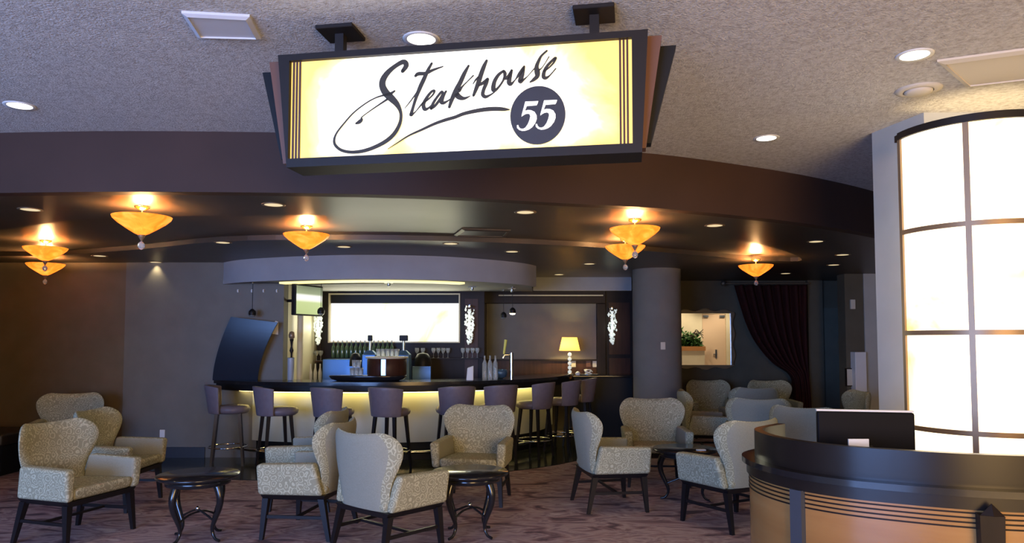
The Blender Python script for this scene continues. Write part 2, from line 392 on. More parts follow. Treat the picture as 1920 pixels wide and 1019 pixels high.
bp_ = empty('pastry_stage', (-1.95,9.78,1.066), 0, 'raised glossy black platform on the middle of the bar', 'platform')
MB().lathe([(.40,0),(.47,.02),(.50,.055),(.50,.07),(.02,.07)], 40).build('platform', 'black', bp_, ).scale = (1.05,.4,1)

# canopy
can = spline([(-4.35,10.6),(-4.12,10.1),(-3.65,9.62),(-3.05,9.33),(-2.4,9.13),(-1.88,9.07),(-1.3,9.12),(-.76,9.3),(-.2,9.68),(.16,10.05),(.35,10.4)], 6)
struct(MB().ribbon(can, 2.385, LC, .08).build('trim_3', 'canopy'), 'curved grey fascia of the bar canopy')
cin = offset(can, .08)
ti = WB+.21
poly = [p for p in cin] + [(.33,12.4),(X(531,WB)+.01,12.4),(X(531,WB)+.01,10.0)]
struct(MB().prism([p for p in cin if p[0] > -4.2] + [(.33,11.55),(X(531,WB)+.01,11.55),(X(531,WB)+.01,WB-.01),(-4.0,WB-.01)], 2.40, 2.44).build('ceiling_canopy', 'canopy'))
st = [p for p in offset(can, .30) if -3.2 < p[0] < -.55]
tag(MB().ribbon(st, 2.372, 2.398, .14).build('cove_light', 'cove'), 'long glowing light strip under the bar canopy', 'light strip')
struct(MB().box((.36,12.25,2.46),(X(1184,12.3),12.33,LC)).build('trim_4', 'canopy'), 'grey soffit over the back bar niche')

# back bar wall
BB = 11.6
bxl, bxr = X(531,WB)+.02, X(908,BB)
bb = empty('back_bar_cabinet', ((bxl+bxr)/2, BB, .008), 0, 'dark mahogany back bar cabinet framing the glowing panel', 'cabinet')
wx0, wx1, wz0, wz1 = X(618,BB), X(860,BB), Z(641,BB), Z(553,BB)
L(MB().box((bxl,BB,0.008),(wx0-.02,BB+.12,2.40)).box((wx1+.02,BB,.008),(bxr,BB+.12,2.40)).box((wx0-.02,BB,wz1+.02),(wx1+.02,BB+.12,2.40)).box((wx0-.02,BB,.008),(wx1+.02,BB+.12,wz0-.02)).build('carcass', 'dark_wood', bb), bb)
L(MB().box((bxl+.05,BB-.015,1.25),(wx0-.14,BB,2.28)).build('side_panel', 'panel_wood', bb), bb)
L(MB().box((wx1+.10,BB-.015,.9),(bxr-.10,BB,2.28)).build('side_panel', 'panel_wood', bb), bb)
fr = MB()
for a, b in (((wx0-.02,wz0-.02),(wx0,wz1+.02)),((wx1,wz0-.02),(wx1+.02,wz1+.02)),((wx0,wz1),(wx1,wz1+.02)),((wx0,wz0-.02),(wx1,wz0))):
    fr.box((a[0],BB-.03,a[1]),(b[0],BB+.05,b[1]))
L(fr.build('frame', 'cream', bb), bb)
L(MB().box((wx0,BB+.045,Z(569,BB)),(wx1,BB+.06,wz1)).build('unlit_top_strip', 'black_matte', bb), bb)  # black strip standing in for the unlit top of the light panel
L(MB().box((wx0,BB+.07,wz0),(wx1,BB+.09,wz1)).build('light_panel', 'bar_panel', bb), bb)
light('AREA', 'bar_panel_glow', ((wx0+wx1)/2, BB-.06, (wz0+wz1)/2), 22, (1,.95,.65), wx1-wx0, (R(-90),0,0), .5)
# shelves and worktop
tag(MB().box((wx0+.01,BB-.22,Z(672,BB-.2)-.02),(bxr-.02,BB-.031,Z(672,BB-.2))).build('wall_shelf', 'dark_wood'), 'long dark shelf holding bottles and glasses under the glowing panel', 'shelf')
tag(MB().box((bxl+.03,BB-.22,Z(677,BB-.2)-.02),(wx0-.05,BB-.016,Z(677,BB-.2))).build('wall_shelf', 'panel_wood'), 'short shelf of glasses at the left of the back bar', 'shelf')
bc = empty('back_counter', ((bxl+bxr)/2, BB-.4, .008), 0, 'low steel topped work counter behind the bar', 'counter')
L(MB().box((bxl+.01,BB-.86,.86),(bxr,BB-.035,.90)).build('worktop', 'steel', bc), bc)
L(MB().box((bxl+.02,BB-.82,.01),(bxr,BB-.035,.86)).build('base_cabinet', 'black_matte', bc), bc)
tag(MB().box((wx0+.02,BB-.50,.901),(X(662,BB-.5),BB-.24,1.32)).build('cooler', 'bluesteel', bevel=.01), 'blue steel cooler box under the row of bottles', 'cooler')

# niche on the right
NB = 12.45
nx0, nx1 = .30, X(1135,NB)
nb = empty('niche_cabinet', ((nx0+nx1)/2, NB, .008), 0, 'dark wood framed grey niche behind the table lamp', 'cabinet')
px0, px1 = X(912,NB), X(1118,NB)
L(MB().box((px0,NB,Z(674,NB)),(px1,NB+.05,Z(570,NB))).build('back_panel', 'wall_grey', nb), nb)
L(MB().box((px0,NB-.01,.95),(px1,NB+.05,Z(674,NB))).build('wainscot', 'panel_wood', nb), nb)
L(MB().box((px0-.10,NB-.09,Z(570,NB)),(nx1,NB+.05,2.50)).box((px1,NB-.09,.95),(nx1,NB+.05,Z(570,NB))).box((px0-.10,NB-.09,.95),(px0,NB+.05,Z(570,NB))).build('frame', 'dark_wood', nb, bevel=.01), nb)
L(MB().box((px0,NB-.07,Z(674,NB)-.03),(px1,NB-.001,Z(674,NB))).build('ledge', 'dark_wood', nb), nb)
L(MB().box((X(935,NB),NB-.11,Z(554,NB-.1)-.012),(X(1130,NB),NB-.091,Z(554,NB-.1)+.006)).build('light_rail', 'cream', nb), nb)
cb = empty('side_cabinet', (X(1160,NB),NB,.008), 0, 'tall dark cabinet with a crystal light beside the round column', 'cabinet')
qx0, qx1 = nx1+.005, X(1186,NB)
L(MB().box((qx0,NB-.02,.008),(qx1,NB+.05,2.50)).build('carcass', 'dark_wood', cb), cb)
L(MB().box((qx0+.05,NB-.04,Z(665,NB)),(qx1-.05,NB-.02,Z(568,NB))).build('upper_panel', 'panel_wood', cb), cb)
L(MB().box((qx0+.05,NB-.05,Z(706,NB)),(qx1-.05,NB-.02,Z(672,NB))).build('lower_panel', 'panel_wood', cb), cb)
sc_ = empty('side_counter', (1.5,12.1,.008), 0, 'black side counter carrying the table lamp', 'counter')
L(MB().box((.99,11.78,1.0),(X(1188,11.8),12.34,1.04)).build('countertop', 'black', sc_, bevel=.01), sc_)
L(MB().box((1.02,11.83,.01),(X(1188,11.8)-.02,12.34,1.0)).build('base', 'black_matte', sc_), sc_)

# ------------------------------------------------------------ hanging sign
sgn = empty('hanging_sign', (0,0,0), 0, 'large hanging lightbox sign with script lettering on dark frame', 'sign')
DL, DR = 3.42, 3.15
PL = at(546.2,114.8,DL); PR = at(1184.5,75.1,DR)
sdir = Vector((PR.x-PL.x, PR.y-PL.y, 0)); SWd = sdir.length; sdir.normalize()
snor = Vector((sdir.y, -sdir.x, 0))                       # towards the viewer
if snor.y > 0: snor = -snor
ztop = (PL.z+PR.z)/2; zbot = (at(551.7,297.4,DL).z+at(1185.4,273.4,DR).z)/2
org = Vector((PL.x, PL.y, zbot)); SH = ztop-zbot
sgn.location = org; sgn.rotation_euler = (0,0,math.atan2(sdir.y, sdir.x))
def sp_(px, py, d=0):                                     # pixel to sign plane (s, z)
    r = ray(px, py); O = Vector((0,0,EYE)); p0 = org - snor*d
    t = (p0-O).dot(snor)/r.dot(snor); q = O+r*t-org
    return q.dot(sdir), q.z
def tz(L0, L1, R0, R1, y0, y1, name, m, bev=0):           # trapezoid board: four photo corners, depths along local +y
    a, b, c, d = [sp_(*q, y0) for q in (L0, R0, R1, L1)]  # top-left, top-right, bottom-right, bottom-left
    zt = (a[1]+b[1])/2; zb = (c[1]+d[1])/2
    mb = MB().hexa([(d[0],y0,zb),(c[0],y0,zb),(c[0],y1,zb),(d[0],y1,zb)], [(a[0],y0,zt),(b[0],y0,zt),(b[0],y1,zt),(a[0],y1,zt)])
    return mb.build(name, m, sgn, bevel=bev, seg=1)
# frame front with opening
fa, fb_, fc, fd = [sp_(*q, -.02) for q in ((521,101),(1215,57),(1204,289),(537,311))]
zt = (fa[1]+fb_[1])/2; zb = (fc[1]+fd[1])/2
fm = MB()
def tr(x0t, x1t, x0b, x1b, z0, z1, y0=-.02, y1=.16):
    fm.hexa([(x0b,y0,z0),(x1b,y0,z0),(x1b,y1,z0),(x0b,y1,z0)], [(x0t,y0,z1),(x1t,y0,z1),(x1t,y1,z1),(x0t,y1,z1)])
def lx(z): k = (z-zb)/(zt-zb); return fd[0]+(fa[0]-fd[0])*k
def rx(z): k = (z-zb)/(zt-zb); return fc[0]+(fb_[0]-fc[0])*k
tr(lx(zt), rx(zt), lx(SH), rx(SH), SH, zt); tr(lx(0), rx(0), lx(zb), rx(zb), zb, 0)
tr(lx(SH), 0, lx(0), 0, 0, SH); tr(SWd, rx(SH), SWd, rx(0), 0, SH)
fm.build('frame', 'charcoal', sgn)
MB().box((0,.005,0),(SWd,.02,SH)).build('light_panel', 'sign_face', sgn)
tz((505,116),(531,305),(1241,67),(1211,280), .05, .12, 'copper_wing', 'copper')['label'] = 'copper side board'
tz((492,135),(527,296),(1268,86),(1221,272), .12, .19, 'black_wing', 'black_matte')
for s0 in (.014,.030,.046, SWd-.020, SWd-.036, SWd-.052): MB().box((s0-.0045,-.001,0),(s0+.0045,.006,SH)).build('pinstripe', 'pinstripe', sgn)
for px in (642, 1115):
    s, z = sp_(px, 60, .14)
    MB().box((s-.022,.10,zt-.001),(s+.022,.145,HC-org.z-.02)).build('hanger_pole', 'charcoal', sgn)
    MB().box((s-.095,.03,HC-org.z-.02),(s+.095,.21,HC-org.z)).build('ceiling_plate', 'charcoal', sgn, bevel=.003, seg=1)
A = lambda x, y: (610+x*.206, 90+y*.206); B = lambda x, y: (750+x*.14717, 90+y*.14717)
C3 = lambda x, y: (870+x*.13743, 80+y*.13743); D4 = lambda x, y: (940+x*.12762, 150+y*.12762)
KX = SWd/638.0
letters = MB(); layer = [0]
def stroke(fn, sc_px, pts, wk=1.2):
    P = spline([tuple(p) for p in pts], 6); c = []
    for x, y, wd in P:
        s, z = sp_(*fn(x, y)); c.append((Vector((s, z)), max(wd,7)*sc_px*KX*wk/2))
    layer[0] += 1; yy = -.002-.00004*layer[0]; vs = []; fs = []; N = len(c)
    for i in range(N):
        t = (c[min(i+1,N-1)][0]-c[max(i-1,0)][0]).normalized(); nn = Vector((-t.y, t.x))*c[i][1]
        for q in (c[i][0]+nn, c[i][0]-nn): vs.append((q.x, yy, q.y))
    for i in range(N-1): fs.append((2*i, 2*i+1, 2*i+3, 2*i+2))
    letters.add(vs, fs)
    for e in (0, N-1):
        letters.add([(c[e][0].x+c[e][1]*math.cos(k*math.pi/5), yy, c[e][0].y+c[e][1]*math.sin(k*math.pi/5)) for k in range(10)], [tuple(range(10))])
sa, sb, sc3 = .206, .14717, .13743
stroke(A, sa, [(705,212,30),(738,160,40),(712,128,38),(640,165,34),(570,225,42),(527,290,50),(522,350,52),(552,410,56),(602,460,54),(650,510,42),(682,570,27),(690,630,24),(675,700,28),(630,780,32),(560,845,32),(460,900,30),(350,938,28),(240,950,25),(150,933,23),(95,890,22),(82,840,20),(105,775,15),(170,690,13),(260,590,12),(370,505,11),(460,455,11),(540,430,16),(590,420,24),(632,393,14)])
stroke(A, sa, [(282,688,16),(310,675,30),(330,655,26),(335,630,10),(400,580,9),(480,525,12),(570,465,18)])
stroke(A, sa, [(572,920,6),(650,870,12),(760,800,18),(880,745,25),(1000,690,30),(1100,655,34),(1180,632,34),(1262,600,36),(1370,575,40),(1470,560,42),(1560,556,42),(1630,560,34),(1676,563,10)], .9)
stroke(B, sb, [(405,200,26),(360,280,36),(310,390,46),(255,510,46),(205,640,36),(168,760,32),(142,852,40)])
stroke(B, sb, [(200,358,30),(235,332,40),(330,325,36),(430,280,28),(550,238,12)])
stroke(B, sb, [(62,772,7),(120,700,13),(180,620,16),(225,560,24)])
stroke(B, sb, [(150,862,22),(210,802,12),(265,735,18),(300,700,24),(370,650,18),(425,592,20),(440,548,26),(400,562,28),(340,640,34),(302,720,40),(315,780,42),(355,775,26),(400,735,16)])
stroke(B, sb, [(400,772,34),(425,705,32),(470,635,28),(530,562,28),(545,590,28),(505,665,30),(445,742,30),(400,770,28)])
stroke(B, sb, [(588,555,22),(550,620,38),(530,685,48),(560,702,34),(620,670,16),(672,628,16)])
stroke(B, sb, [(875,230,24),(820,330,44),(770,440,50),(712,550,54),(662,660,44),(630,755,30)])
stroke(B, sb, [(935,355,16),(870,420,13),(805,485,18),(755,545,40)])
stroke(B, sb, [(715,585,60),(755,628,56),(810,645,36),(860,632,20),(897,612,8)])
stroke(B, sb, [(1105,165,28),(1070,240,44),(1030,350,50),(1002,440,50),(965,540,40),(938,608,28)])
stroke(B, sb, [(932,462,9),(965,410,20),(1005,375,30)])
stroke(B, sb, [(1000,480,26),(1065,445,36),(1120,392,24),(1102,450,40),(1068,530,38),(1056,595,40),(1090,625,36),(1150,602,20),(1205,565,14)])
stroke(C3, sc3, [(540,390,28),(470,445,38),(415,540,46),(402,640,52),(430,652,34),(490,590,24),(545,500,26),(560,430,40),(545,392,30)])
stroke(C3, sc3, [(545,492,28),(600,475,42),(655,372,22),(638,440,36),(615,535,52),(640,570,38),(700,510,14),(750,440,36),(800,370,40),(826,320,16),(800,420,46),(770,525,56),(800,520,30),(870,460,11),(940,380,13),(985,335,22)])
stroke(C3, sc3, [(1130,115,22),(1060,180,26),(1025,240,34),(992,330,46),(1000,400,62),(1000,460,50),(950,510,38),(905,540,18)])
stroke(C3, sc3, [(1160,195,12),(1110,280,10),(1060,350,12),(1015,385,24)])
stroke(C3, sc3, [(1095,392,22),(1160,345,18),(1225,275,22),(1252,210,28),(1200,252,30),(1130,330,34),(1092,410,40),(1088,470,44),(1120,485,36),(1175,447,16),(1252,358,14)])
letters.build('script_lettering', 'lettering', sgn)['label'] = 'black script lettering reading Steakhouse'
cs, cz = sp_(1008.3, 216.4); rr = 50.2*KX
dm = MB(); n = 48
ring = [(cs+rr*.985*math.cos(2*math.pi*k/n), cz+rr*1.05*math.sin(2*math.pi*k/n)) for k in range(n)]
dm.add([(x,-.004,z) for x,z in ring]+[(x,.004,z) for x,z in ring], [tuple(range(n))]+[(i,(i+1)%n,(i+1)%n+n,i+n) for i in range(n)])
disc = dm.build('number_disc', 'disc_ink', sgn)
five = [(355,325),(545,318),(535,350),(520,378),(375,390),(348,462),(390,449),(440,452),(490,475),(520,525),(522,580),(500,640),(455,700),(410,732),(360,750),(310,755),(265,740),(235,712),(230,675),(250,668),(262,700),(285,722),(320,726),(355,708),(390,660),(415,600),(428,545),(422,512),(398,500),(360,506),(330,522),(300,545),(303,520),(330,420)]
for dx_, dy_ in ((0,0),(276,-18)):
    q = [sp_(*D4(x+dx_, y+dy_)) for x, y in five]
    MB().add([(s,-.0065,z) for s, z in q]+[(s,-.004,z) for s, z in q], [tuple(range(len(q)))]+[(i,(i+1)%len(q),(i+1)%len(q)+len(q),i+len(q)) for i in range(len(q))]).build('numeral', 'numeral', disc)

# ------------------------------------------------------------ illuminated alabaster column
lc = empty('light_column', (3.055,4.705,0), 0, 'tall glowing curved alabaster light column with bronze grid', 'light column')
def arc(r, a0, a1, n=28): return [(r*math.cos(R(a0+(a1-a0)*k/n)), r*math.sin(R(a0+(a1-a0)*k/n))) for k in range(n+1)]
rA = .485
MB().ribbon(arc(rA,180,360), .02, 2.93, .02).build('stone_face', 'column_face', lc)
MB().ribbon(arc(rA+.02,180,360), 2.93, 2.975, .05).box((-rA,0,2.93),(rA,.07,2.975)).build('top_rim', 'charcoal', lc)
br = mat('bronze', (.16,.11,.06), .4, .4); br.node_tree.nodes['Principled BSDF'].inputs['Base Color'].default_value = (.28,.19,.11,1); M['bronze'] = br
for z in (Z(437,4.7), Z(625,4.7), Z(800,4.7), .45): MB().ribbon(arc(rA+.012,180,360), z-.015, z+.015, .014).build('grid_bar', 'bronze', lc)
for a in (180, 232.5, 286, 338): MB().box((0,-.016,0),(.016,.016,2.93)).build('grid_bar', 'bronze', lc, loc=((rA-.004)*math.cos(R(a)),(rA-.004)*math.sin(R(a)),0)).rotation_euler = (0,0,R(a))
MB().ribbon(arc(rA+.02,180,360), 0, .03, .05).build('plinth', 'charcoal', lc)

# ------------------------------------------------------------ reception desk
dk = empty('host_desk', (2.0,3.5,0), 0, 'curved reception desk with maple front and black raised ledge', 'desk')
dp = spline([(1.62,4.42),(1.40,4.18),(1.355,3.92),(1.42,3.66),(1.575,3.46),(1.81,3.31),(2.05,3.205),(2.30,3.15),(2.7,3.10),(3.3,3.12)], 8)
L(MB().ribbon(dp, .95, 1.10, .045).build('riser', 'desk_black', dk), dk)
L(MB().ribbon(offset(dp,-.07), .925, .955, .35).build('ledge', 'black', dk), dk)
L(MB().ribbon(offset(dp,-.045), .865, .925, .10).build('band', 'desk_black', dk), dk)
dm_ = MB().ribbon(offset(dp,-.03), .06, .865, .05)
L(dm_.build('front_panel', 'maple', dk), dk)
for k in range(4): L(MB().ribbon(offset(dp,-.034), .846-k*.021, .853-k*.021, .01).build('groove', 'dark_wood', dk), dk)
L(MB().ribbon(offset(dp,-.015), 0, .06, .05).build('kick_plate', 'black_matte', dk), dk)
L(MB().ribbon(offset(dp,.06), .72, .75, .78).build('worktop', 'desk_black', dk), dk)
def along(path, px):                              # point of the path (front side) seen at a photo column
    best = min(range(len(path)), key=lambda i: abs(X(px, path[i][1])-path[i][0]) + (10 if path[i][1] > 3.85 else 0))
    a = Vector(path[max(best-1,0)]); b = Vector(path[min(best+1,len(path)-1)]); return Vector(path[best]), math.atan2((b-a).y, (b-a).x)
fp = spline(offset(dp,-.03), 5)
p, a = along(fp, 1493)
o = MB().box((-.033,-.03,.03),(.033,.012,.868)).build('pilaster', mat('slate_pilaster', (.05,.06,.08), .3), dk); o.location = Vector((p.x,p.y,0))-dk.location; o.rotation_euler.z = a
p, a = along(fp, 1841)
mb = MB().hexa([(-.035,-.05,.03),(.035,-.05,.03),(.035,.012,.03),(-.035,.012,.03)], [(-.048,-.06,.855),(.048,-.06,.855),(.048,.012,.855),(-.048,.012,.855)])
mb.hexa([(-.048,-.06,.855),(0,-.078,.855),(.048,-.06,.855),(0,-.03,.855)], [(-.002,-.052,.905),(0,-.054,.905),(.002,-.052,.905),(0,-.05,.905)])
o = mb.build('bracket', 'dark_wood', dk, bevel=.004, seg=1); o.location = Vector((p.x,p.y,0))-dk.location; o.rotation_euler.z = a
# monitor
mo = empty('monitor', (X(1626,3.80),3.85,.75), R(-12), 'black computer monitor seen from behind on the desk', 'monitor')
MB().box((-.24,-.02,.165),(.24,.02,.475)).build('screen_housing', mat('monitor_plastic', (.004,.004,.006), .6, spec=.15), mo, bevel=.012)
MB().box((-.24,-.005,.475),(.24,.022,.484)).build('bezel', 'white', mo)
MB().box((-.03,-.03,.012),(.03,-.015,.30)).build('neck', 'black_matte', mo)
MB().box((-.11,-.10,0),(.11,.08,.012)).build('foot', 'black_matte', mo)
tag(MB().box((-.05,-.02,0),(.05,-.012,.366)).build('card_holder', 'white', loc=(X(1602,3.60),3.60,.751)), 'small white card standing behind the monitor on desk', 'card')

# ------------------------------------------------------------ armchair
def make_chair():
    root = empty('armchair', (0,0,0))
    cs_ = .36                                           # underside of upholstery
    # seat: front is -y
    s = MB()
    s.hexa([(-.29,-.26,cs_),(.29,-.26,cs_),(.27,.27,cs_),(-.27,.27,cs_)], [(-.29,-.285,.455),(.29,-.285,.455),(.27,.27,.44),(-.27,.27,.44)])
    s.build('seat', 'fabric', root, bevel=.035, seg=4)
    for sx in (-1, 1):
        a = MB()
        def q(x, y, z): return (sx*x, y, z)
        lo = [q(.285,-.275,cs_),q(.36,-.28,cs_),q(.335,.26,cs_),q(.265,.26,cs_)]; hi = [q(.285,-.285,.61),q(.385,-.29,.605),q(.37,.20,.62),q(.275,.20,.625)]
        if sx < 0: lo = [lo[1],lo[0],lo[3],lo[2]]; hi = [hi[1],hi[0],hi[3],hi[2]]
        a.hexa(lo, hi)
        a.m = [0,0,0,0,0,0]; a.m[5 if sx > 0 else 3] = 1     # plain inner face
        a.build('arm', ['fabric','plain'], root, bevel=.028, seg=4)
    # winged back: grid front and rear
    nu, nv = 22, 20
    def hw(t):                                          # half width by height fraction
        if t > .76: return .235+.143*math.sqrt(max(0,1-((t-.76)/.24)**2))
        pts = [(0,.27),(.25,.285),(.40,.312),(.50,.340),(.60,.362),(.68,.374),(.76,.378),(.86,.372),(.94,.335),(1.0,.24)]
        for (a, x0), (b, x1) in zip(pts, pts[1:]):
            if t <= b:
                k = (t-a)/(b-a); k = k*k*(3-2*k) if False else k; return x0+(x1-x0)*k
        return pts[-1][1]
    def grid(front):
        vs = []
        for j in range(nv+1):
            t = 1-(1-j/nv)**1.7
            h = hw(t)
            for i in range(nu+1):
                u = -1+2*i/nu; x = u*h
                z = cs_+t*(.93-cs_)
                if t > .8: z += (t-.8)/.2*(.018*(abs(u)**2)-.012)
                yb = .28+.10*t - (.6*x*x if abs(x) < .2 else .6*x*x+1.1*(abs(x)-.2)**2)*(.4+.9*t)
                e = max(abs(u)**8, t**20)
                th = .085*(1-.55*e)
                y = yb-.0 - th if front else yb
                if not front: y -= .03*e
                vs.append((x, y, z))
        return vs
    g0, g1 = grid(True), grid(False); W = nu+1
    f = MB()
    ff = []; fr_ = []; fe = []
    for j in range(nv):
        for i in range(nu):
            a = j*W+i; ff.append((a, a+1, a+W+1, a+W))
            (fe if (i < 2 or i >= nu-2 or j >= nv-1) else fr_).append((a, a+W, a+W+1, a+1))
    n0 = len(g0)
    side = []
    bd = [i for i in range(W)]+[j*W+nu for j in range(1,nv+1)]+[nv*W+i for i in range(nu-1,-1,-1)]+[j*W for j in range(nv-1,0,-1)]
    for k in range(len(bd)):
        a, b = bd[k], bd[(k+1)%len(bd)]; side.append((a+n0, b+n0, b, a))
    f.v = g0+g1
    for x in ff: f.f.append(list(x)); f.m.append(0); f.sm.append(True)
    for x in side: f.f.append(list(x)); f.m.append(0); f.sm.append(True)
    for x in fe: f.f.append([q+n0 for q in x]); f.m.append(0); f.sm.append(True)
    for x in fr_: f.f.append([q+n0 for q in x]); f.m.append(1); f.sm.append(True)
    o = f.build('backrest', ['fabric','plain'], root)
    md = o.modifiers.new('bevel','BEVEL'); md.width = .022; md.segments = 3; md.limit_method = 'ANGLE'; md.angle_limit = R(45)
    MB().hexa([(-.31,-.25,.318),(.31,-.25,.318),(.28,.26,.318),(-.28,.26,.318)], [(-.34,-.26,.359),(.34,-.26,.359),(.31,.27,.359),(-.31,.27,.359)]).build('seat_rail', 'leg_wood', root)
    for sx in (-1,1):
        for sy in (-1,1):
            tx, ty = sx*(.305 if sy < 0 else .275), (-.225 if sy < 0 else .235); bx, by = sx*(.33 if sy < 0 else .30), (-.25 if sy < 0 else .31)
            t, b = .026, .015
            MB().hexa([(bx-b,by-b,0),(bx+b,by-b,0),(bx+b,by+b,0),(bx-b,by+b,0)], [(tx-t,ty-t,.33),(tx+t,ty-t,.33),(tx+t,ty+t,.33),(tx-t,ty+t,.33)]).build('leg', 'leg_wood', root)
        MB().hexa([(sx*.314-.009,-.22,.17),(sx*.314+.009,-.22,.17),(sx*.290+.009,.26,.17),(sx*.290-.009,.26,.17)], [(sx*.314-.009,-.22,.195),(sx*.314+.009,-.22,.195),(sx*.290+.009,.26,.195),(sx*.290-.009,.26,.195)]).build('stretcher', 'leg_wood', root)
    MB().box((-.30,.02,.172),(.30,.04,.192)).build('stretcher', 'leg_wood', root)
    root['category'] = 'armchair'; root['group'] = 'winged lounge armchairs'
    return root
chairs = [   # x, y, facing (deg, 0 = +x), label
 (-3.56,5.98,-16,'patterned winged armchair at the lower left corner, front of its pair'),
 (-3.84,7.12,0,'patterned winged armchair behind the leftmost front armchair, facing right'),
 (-1.72,6.18,171,'patterned winged armchair facing left, nearer of the pair right of the left table'),
 (-2.0,7.15,175,'patterned winged armchair facing left, farther of the pair, hidden behind its twin'),
 (-.95,5.63,50,'winged armchair seen from behind at centre front with plain grey back'),
 (-.38,7.32,-101,'patterned winged armchair facing the camera behind the central small table'),
 (.96,7.10,10,'winged armchair seen from its side, facing right, leftmost of right group'),
 (1.62,8.22,-92,'winged armchair facing forward in front of the round column'),
 (1.93,6.45,119,'winged armchair seen from behind just left of the reception desk'),
 (2.62,9.85,-8,'winged armchair facing right, just right of the round column'),
 (3.35,12.15,-90,'winged armchair against rear wall directly under the mirror'),
 (2.97,8.75,73,'winged armchair with bluish back, seen from behind, middle of right group'),
 (3.52,10.75,92,'brownish winged armchair back peeking above the bluish armchair back'),
 (4.36,12.05,-90,'winged armchair by the burgundy curtain at the rear wall'),
 (3.16,7.65,50,'wide plain-backed winged armchair right behind the computer monitor'),
 (4.40,9.75,178,'winged armchair near the pier, facing left, beyond the monitor'),
 (-5.56,9.05,-70,'shadowy winged armchair against the brown wall at far left'),
]
c0 = make_chair()
for i, (x, y, fdeg, lb) in enumerate(chairs):
    if i == 0: c0.location = (x,y,0); c0.rotation_euler.z = R(fdeg+90); c0['label'] = lb
    else: dup(c0, (x,y,0), R(fdeg+90), lb)

# ------------------------------------------------------------ bar stools
def make_stool():
    root = empty('bar_stool', (0,0,0))
    MB().lathe([(.02,.66),(.18,.66),(.215,.685),(.225,.72),(.20,.755),(.10,.768),(.01,.77)], 28, (0,-.045,0)).build('seat', 'stool_vinyl', root)
    nu, nv = 16, 8; vs0 = []; vs1 = []
    for j in range(nv+1):
        t = j/nv; z = .665+t*.365
        r = .205+.03*t
        for i in range(nu+1):
            a = R(90-80+160*i/nu) if False else R(90)+R(-72+144*i/nu)*(1.0-.10*(1-t))
            zz = z + (.0 if t < .9 else -.03*abs(-1+2*i/nu)**2.5)
            vs0.append((r*math.cos(a), r*math.sin(a)+.03*t, zz)); q = r+.035
            vs1.append((q*math.cos(a), q*math.sin(a)+.03*t, zz))
    W = nu+1; m = MB(); m.v = vs0+vs1; n0 = len(vs0)
    for j in range(nv):
        for i in range(nu):
            a = j*W+i
            for f in ((a, a+1, a+W+1, a+W), (a+n0, a+W+n0, a+W+1+n0, a+1+n0)): m.f.append(f); m.m.append(0); m.sm.append(True)
    bd = [i for i in range(W)]+[j*W+nu for j in range(1,nv+1)]+[nv*W+i for i in range(nu-1,-1,-1)]+[j*W for j in range(nv-1,0,-1)]
    for k in range(len(bd)):
        a, b = bd[k], bd[(k+1)%len(bd)]; m.f.append((a+n0,b+n0,b,a)); m.m.append(0); m.sm.append(True)
    o = m.build('backrest', 'stool_vinyl', root); md = o.modifiers.new('bevel','BEVEL'); md.width = .010; md.segments = 2; md.limit_method = 'ANGLE'; md.angle_limit = R(50)
    for sx in (-1,1):
        for sy in (-1,1):
            t, b = .020, .013; tx, ty, bx, by = sx*.135, sy*.135, sx*.185, sy*.19
            MB().hexa([(bx-b,by-b,0),(bx+b,by-b,0),(bx+b,by+b,0),(bx-b,by+b,0)], [(tx-t,ty-t,.67),(tx+t,ty-t,.67),(tx+t,ty+t,.67),(tx-t,ty+t,.67)]).build('leg', 'leg_wood', root)
    MB().tube([(.235*math.cos(2*math.pi*k/28),.235*math.sin(2*math.pi*k/28),.235) for k in range(28)], .009, 8, closed=True).build('foot_ring', 'chrome', root)
    root['category'] = 'bar stool'; root['group'] = 'mauve stools along the bar'
    return root
st = [(-3.67,9.38,18,'mauve upholstered bar stool at the left end of the bar'),
 (-2.96,9.12,34,'second mauve bar stool from the left, turned right'),
 (-2.21,8.98,62,'mauve bar stool third from left, above the twin armchairs'),
 (-1.51,9.02,68,'mauve bar stool standing in front of the brown ice drum'),
 (-.74,9.26,112,'mauve bar stool behind and left of the camera-facing armchair'),
 (-.20,9.52,118,'mauve bar stool behind the camera-facing armchair, right of another'),
 (.31,10.02,146,'mauve bar stool on the bar curve, third from the right end'),
 (.72,10.55,152,'mauve bar stool on the bar curve, second from the right end'),
 (1.02,11.15,160,'farthest mauve bar stool near the side counter')]
s0 = make_stool()
for i, (x, y, fdeg, lb) in enumerate(st):
    if i == 0: s0.location = (x,y,.008); s0.rotation_euler.z = R(fdeg+90); s0['label'] = lb
    else: dup(s0, (x,y,.008), R(fdeg+90), lb)

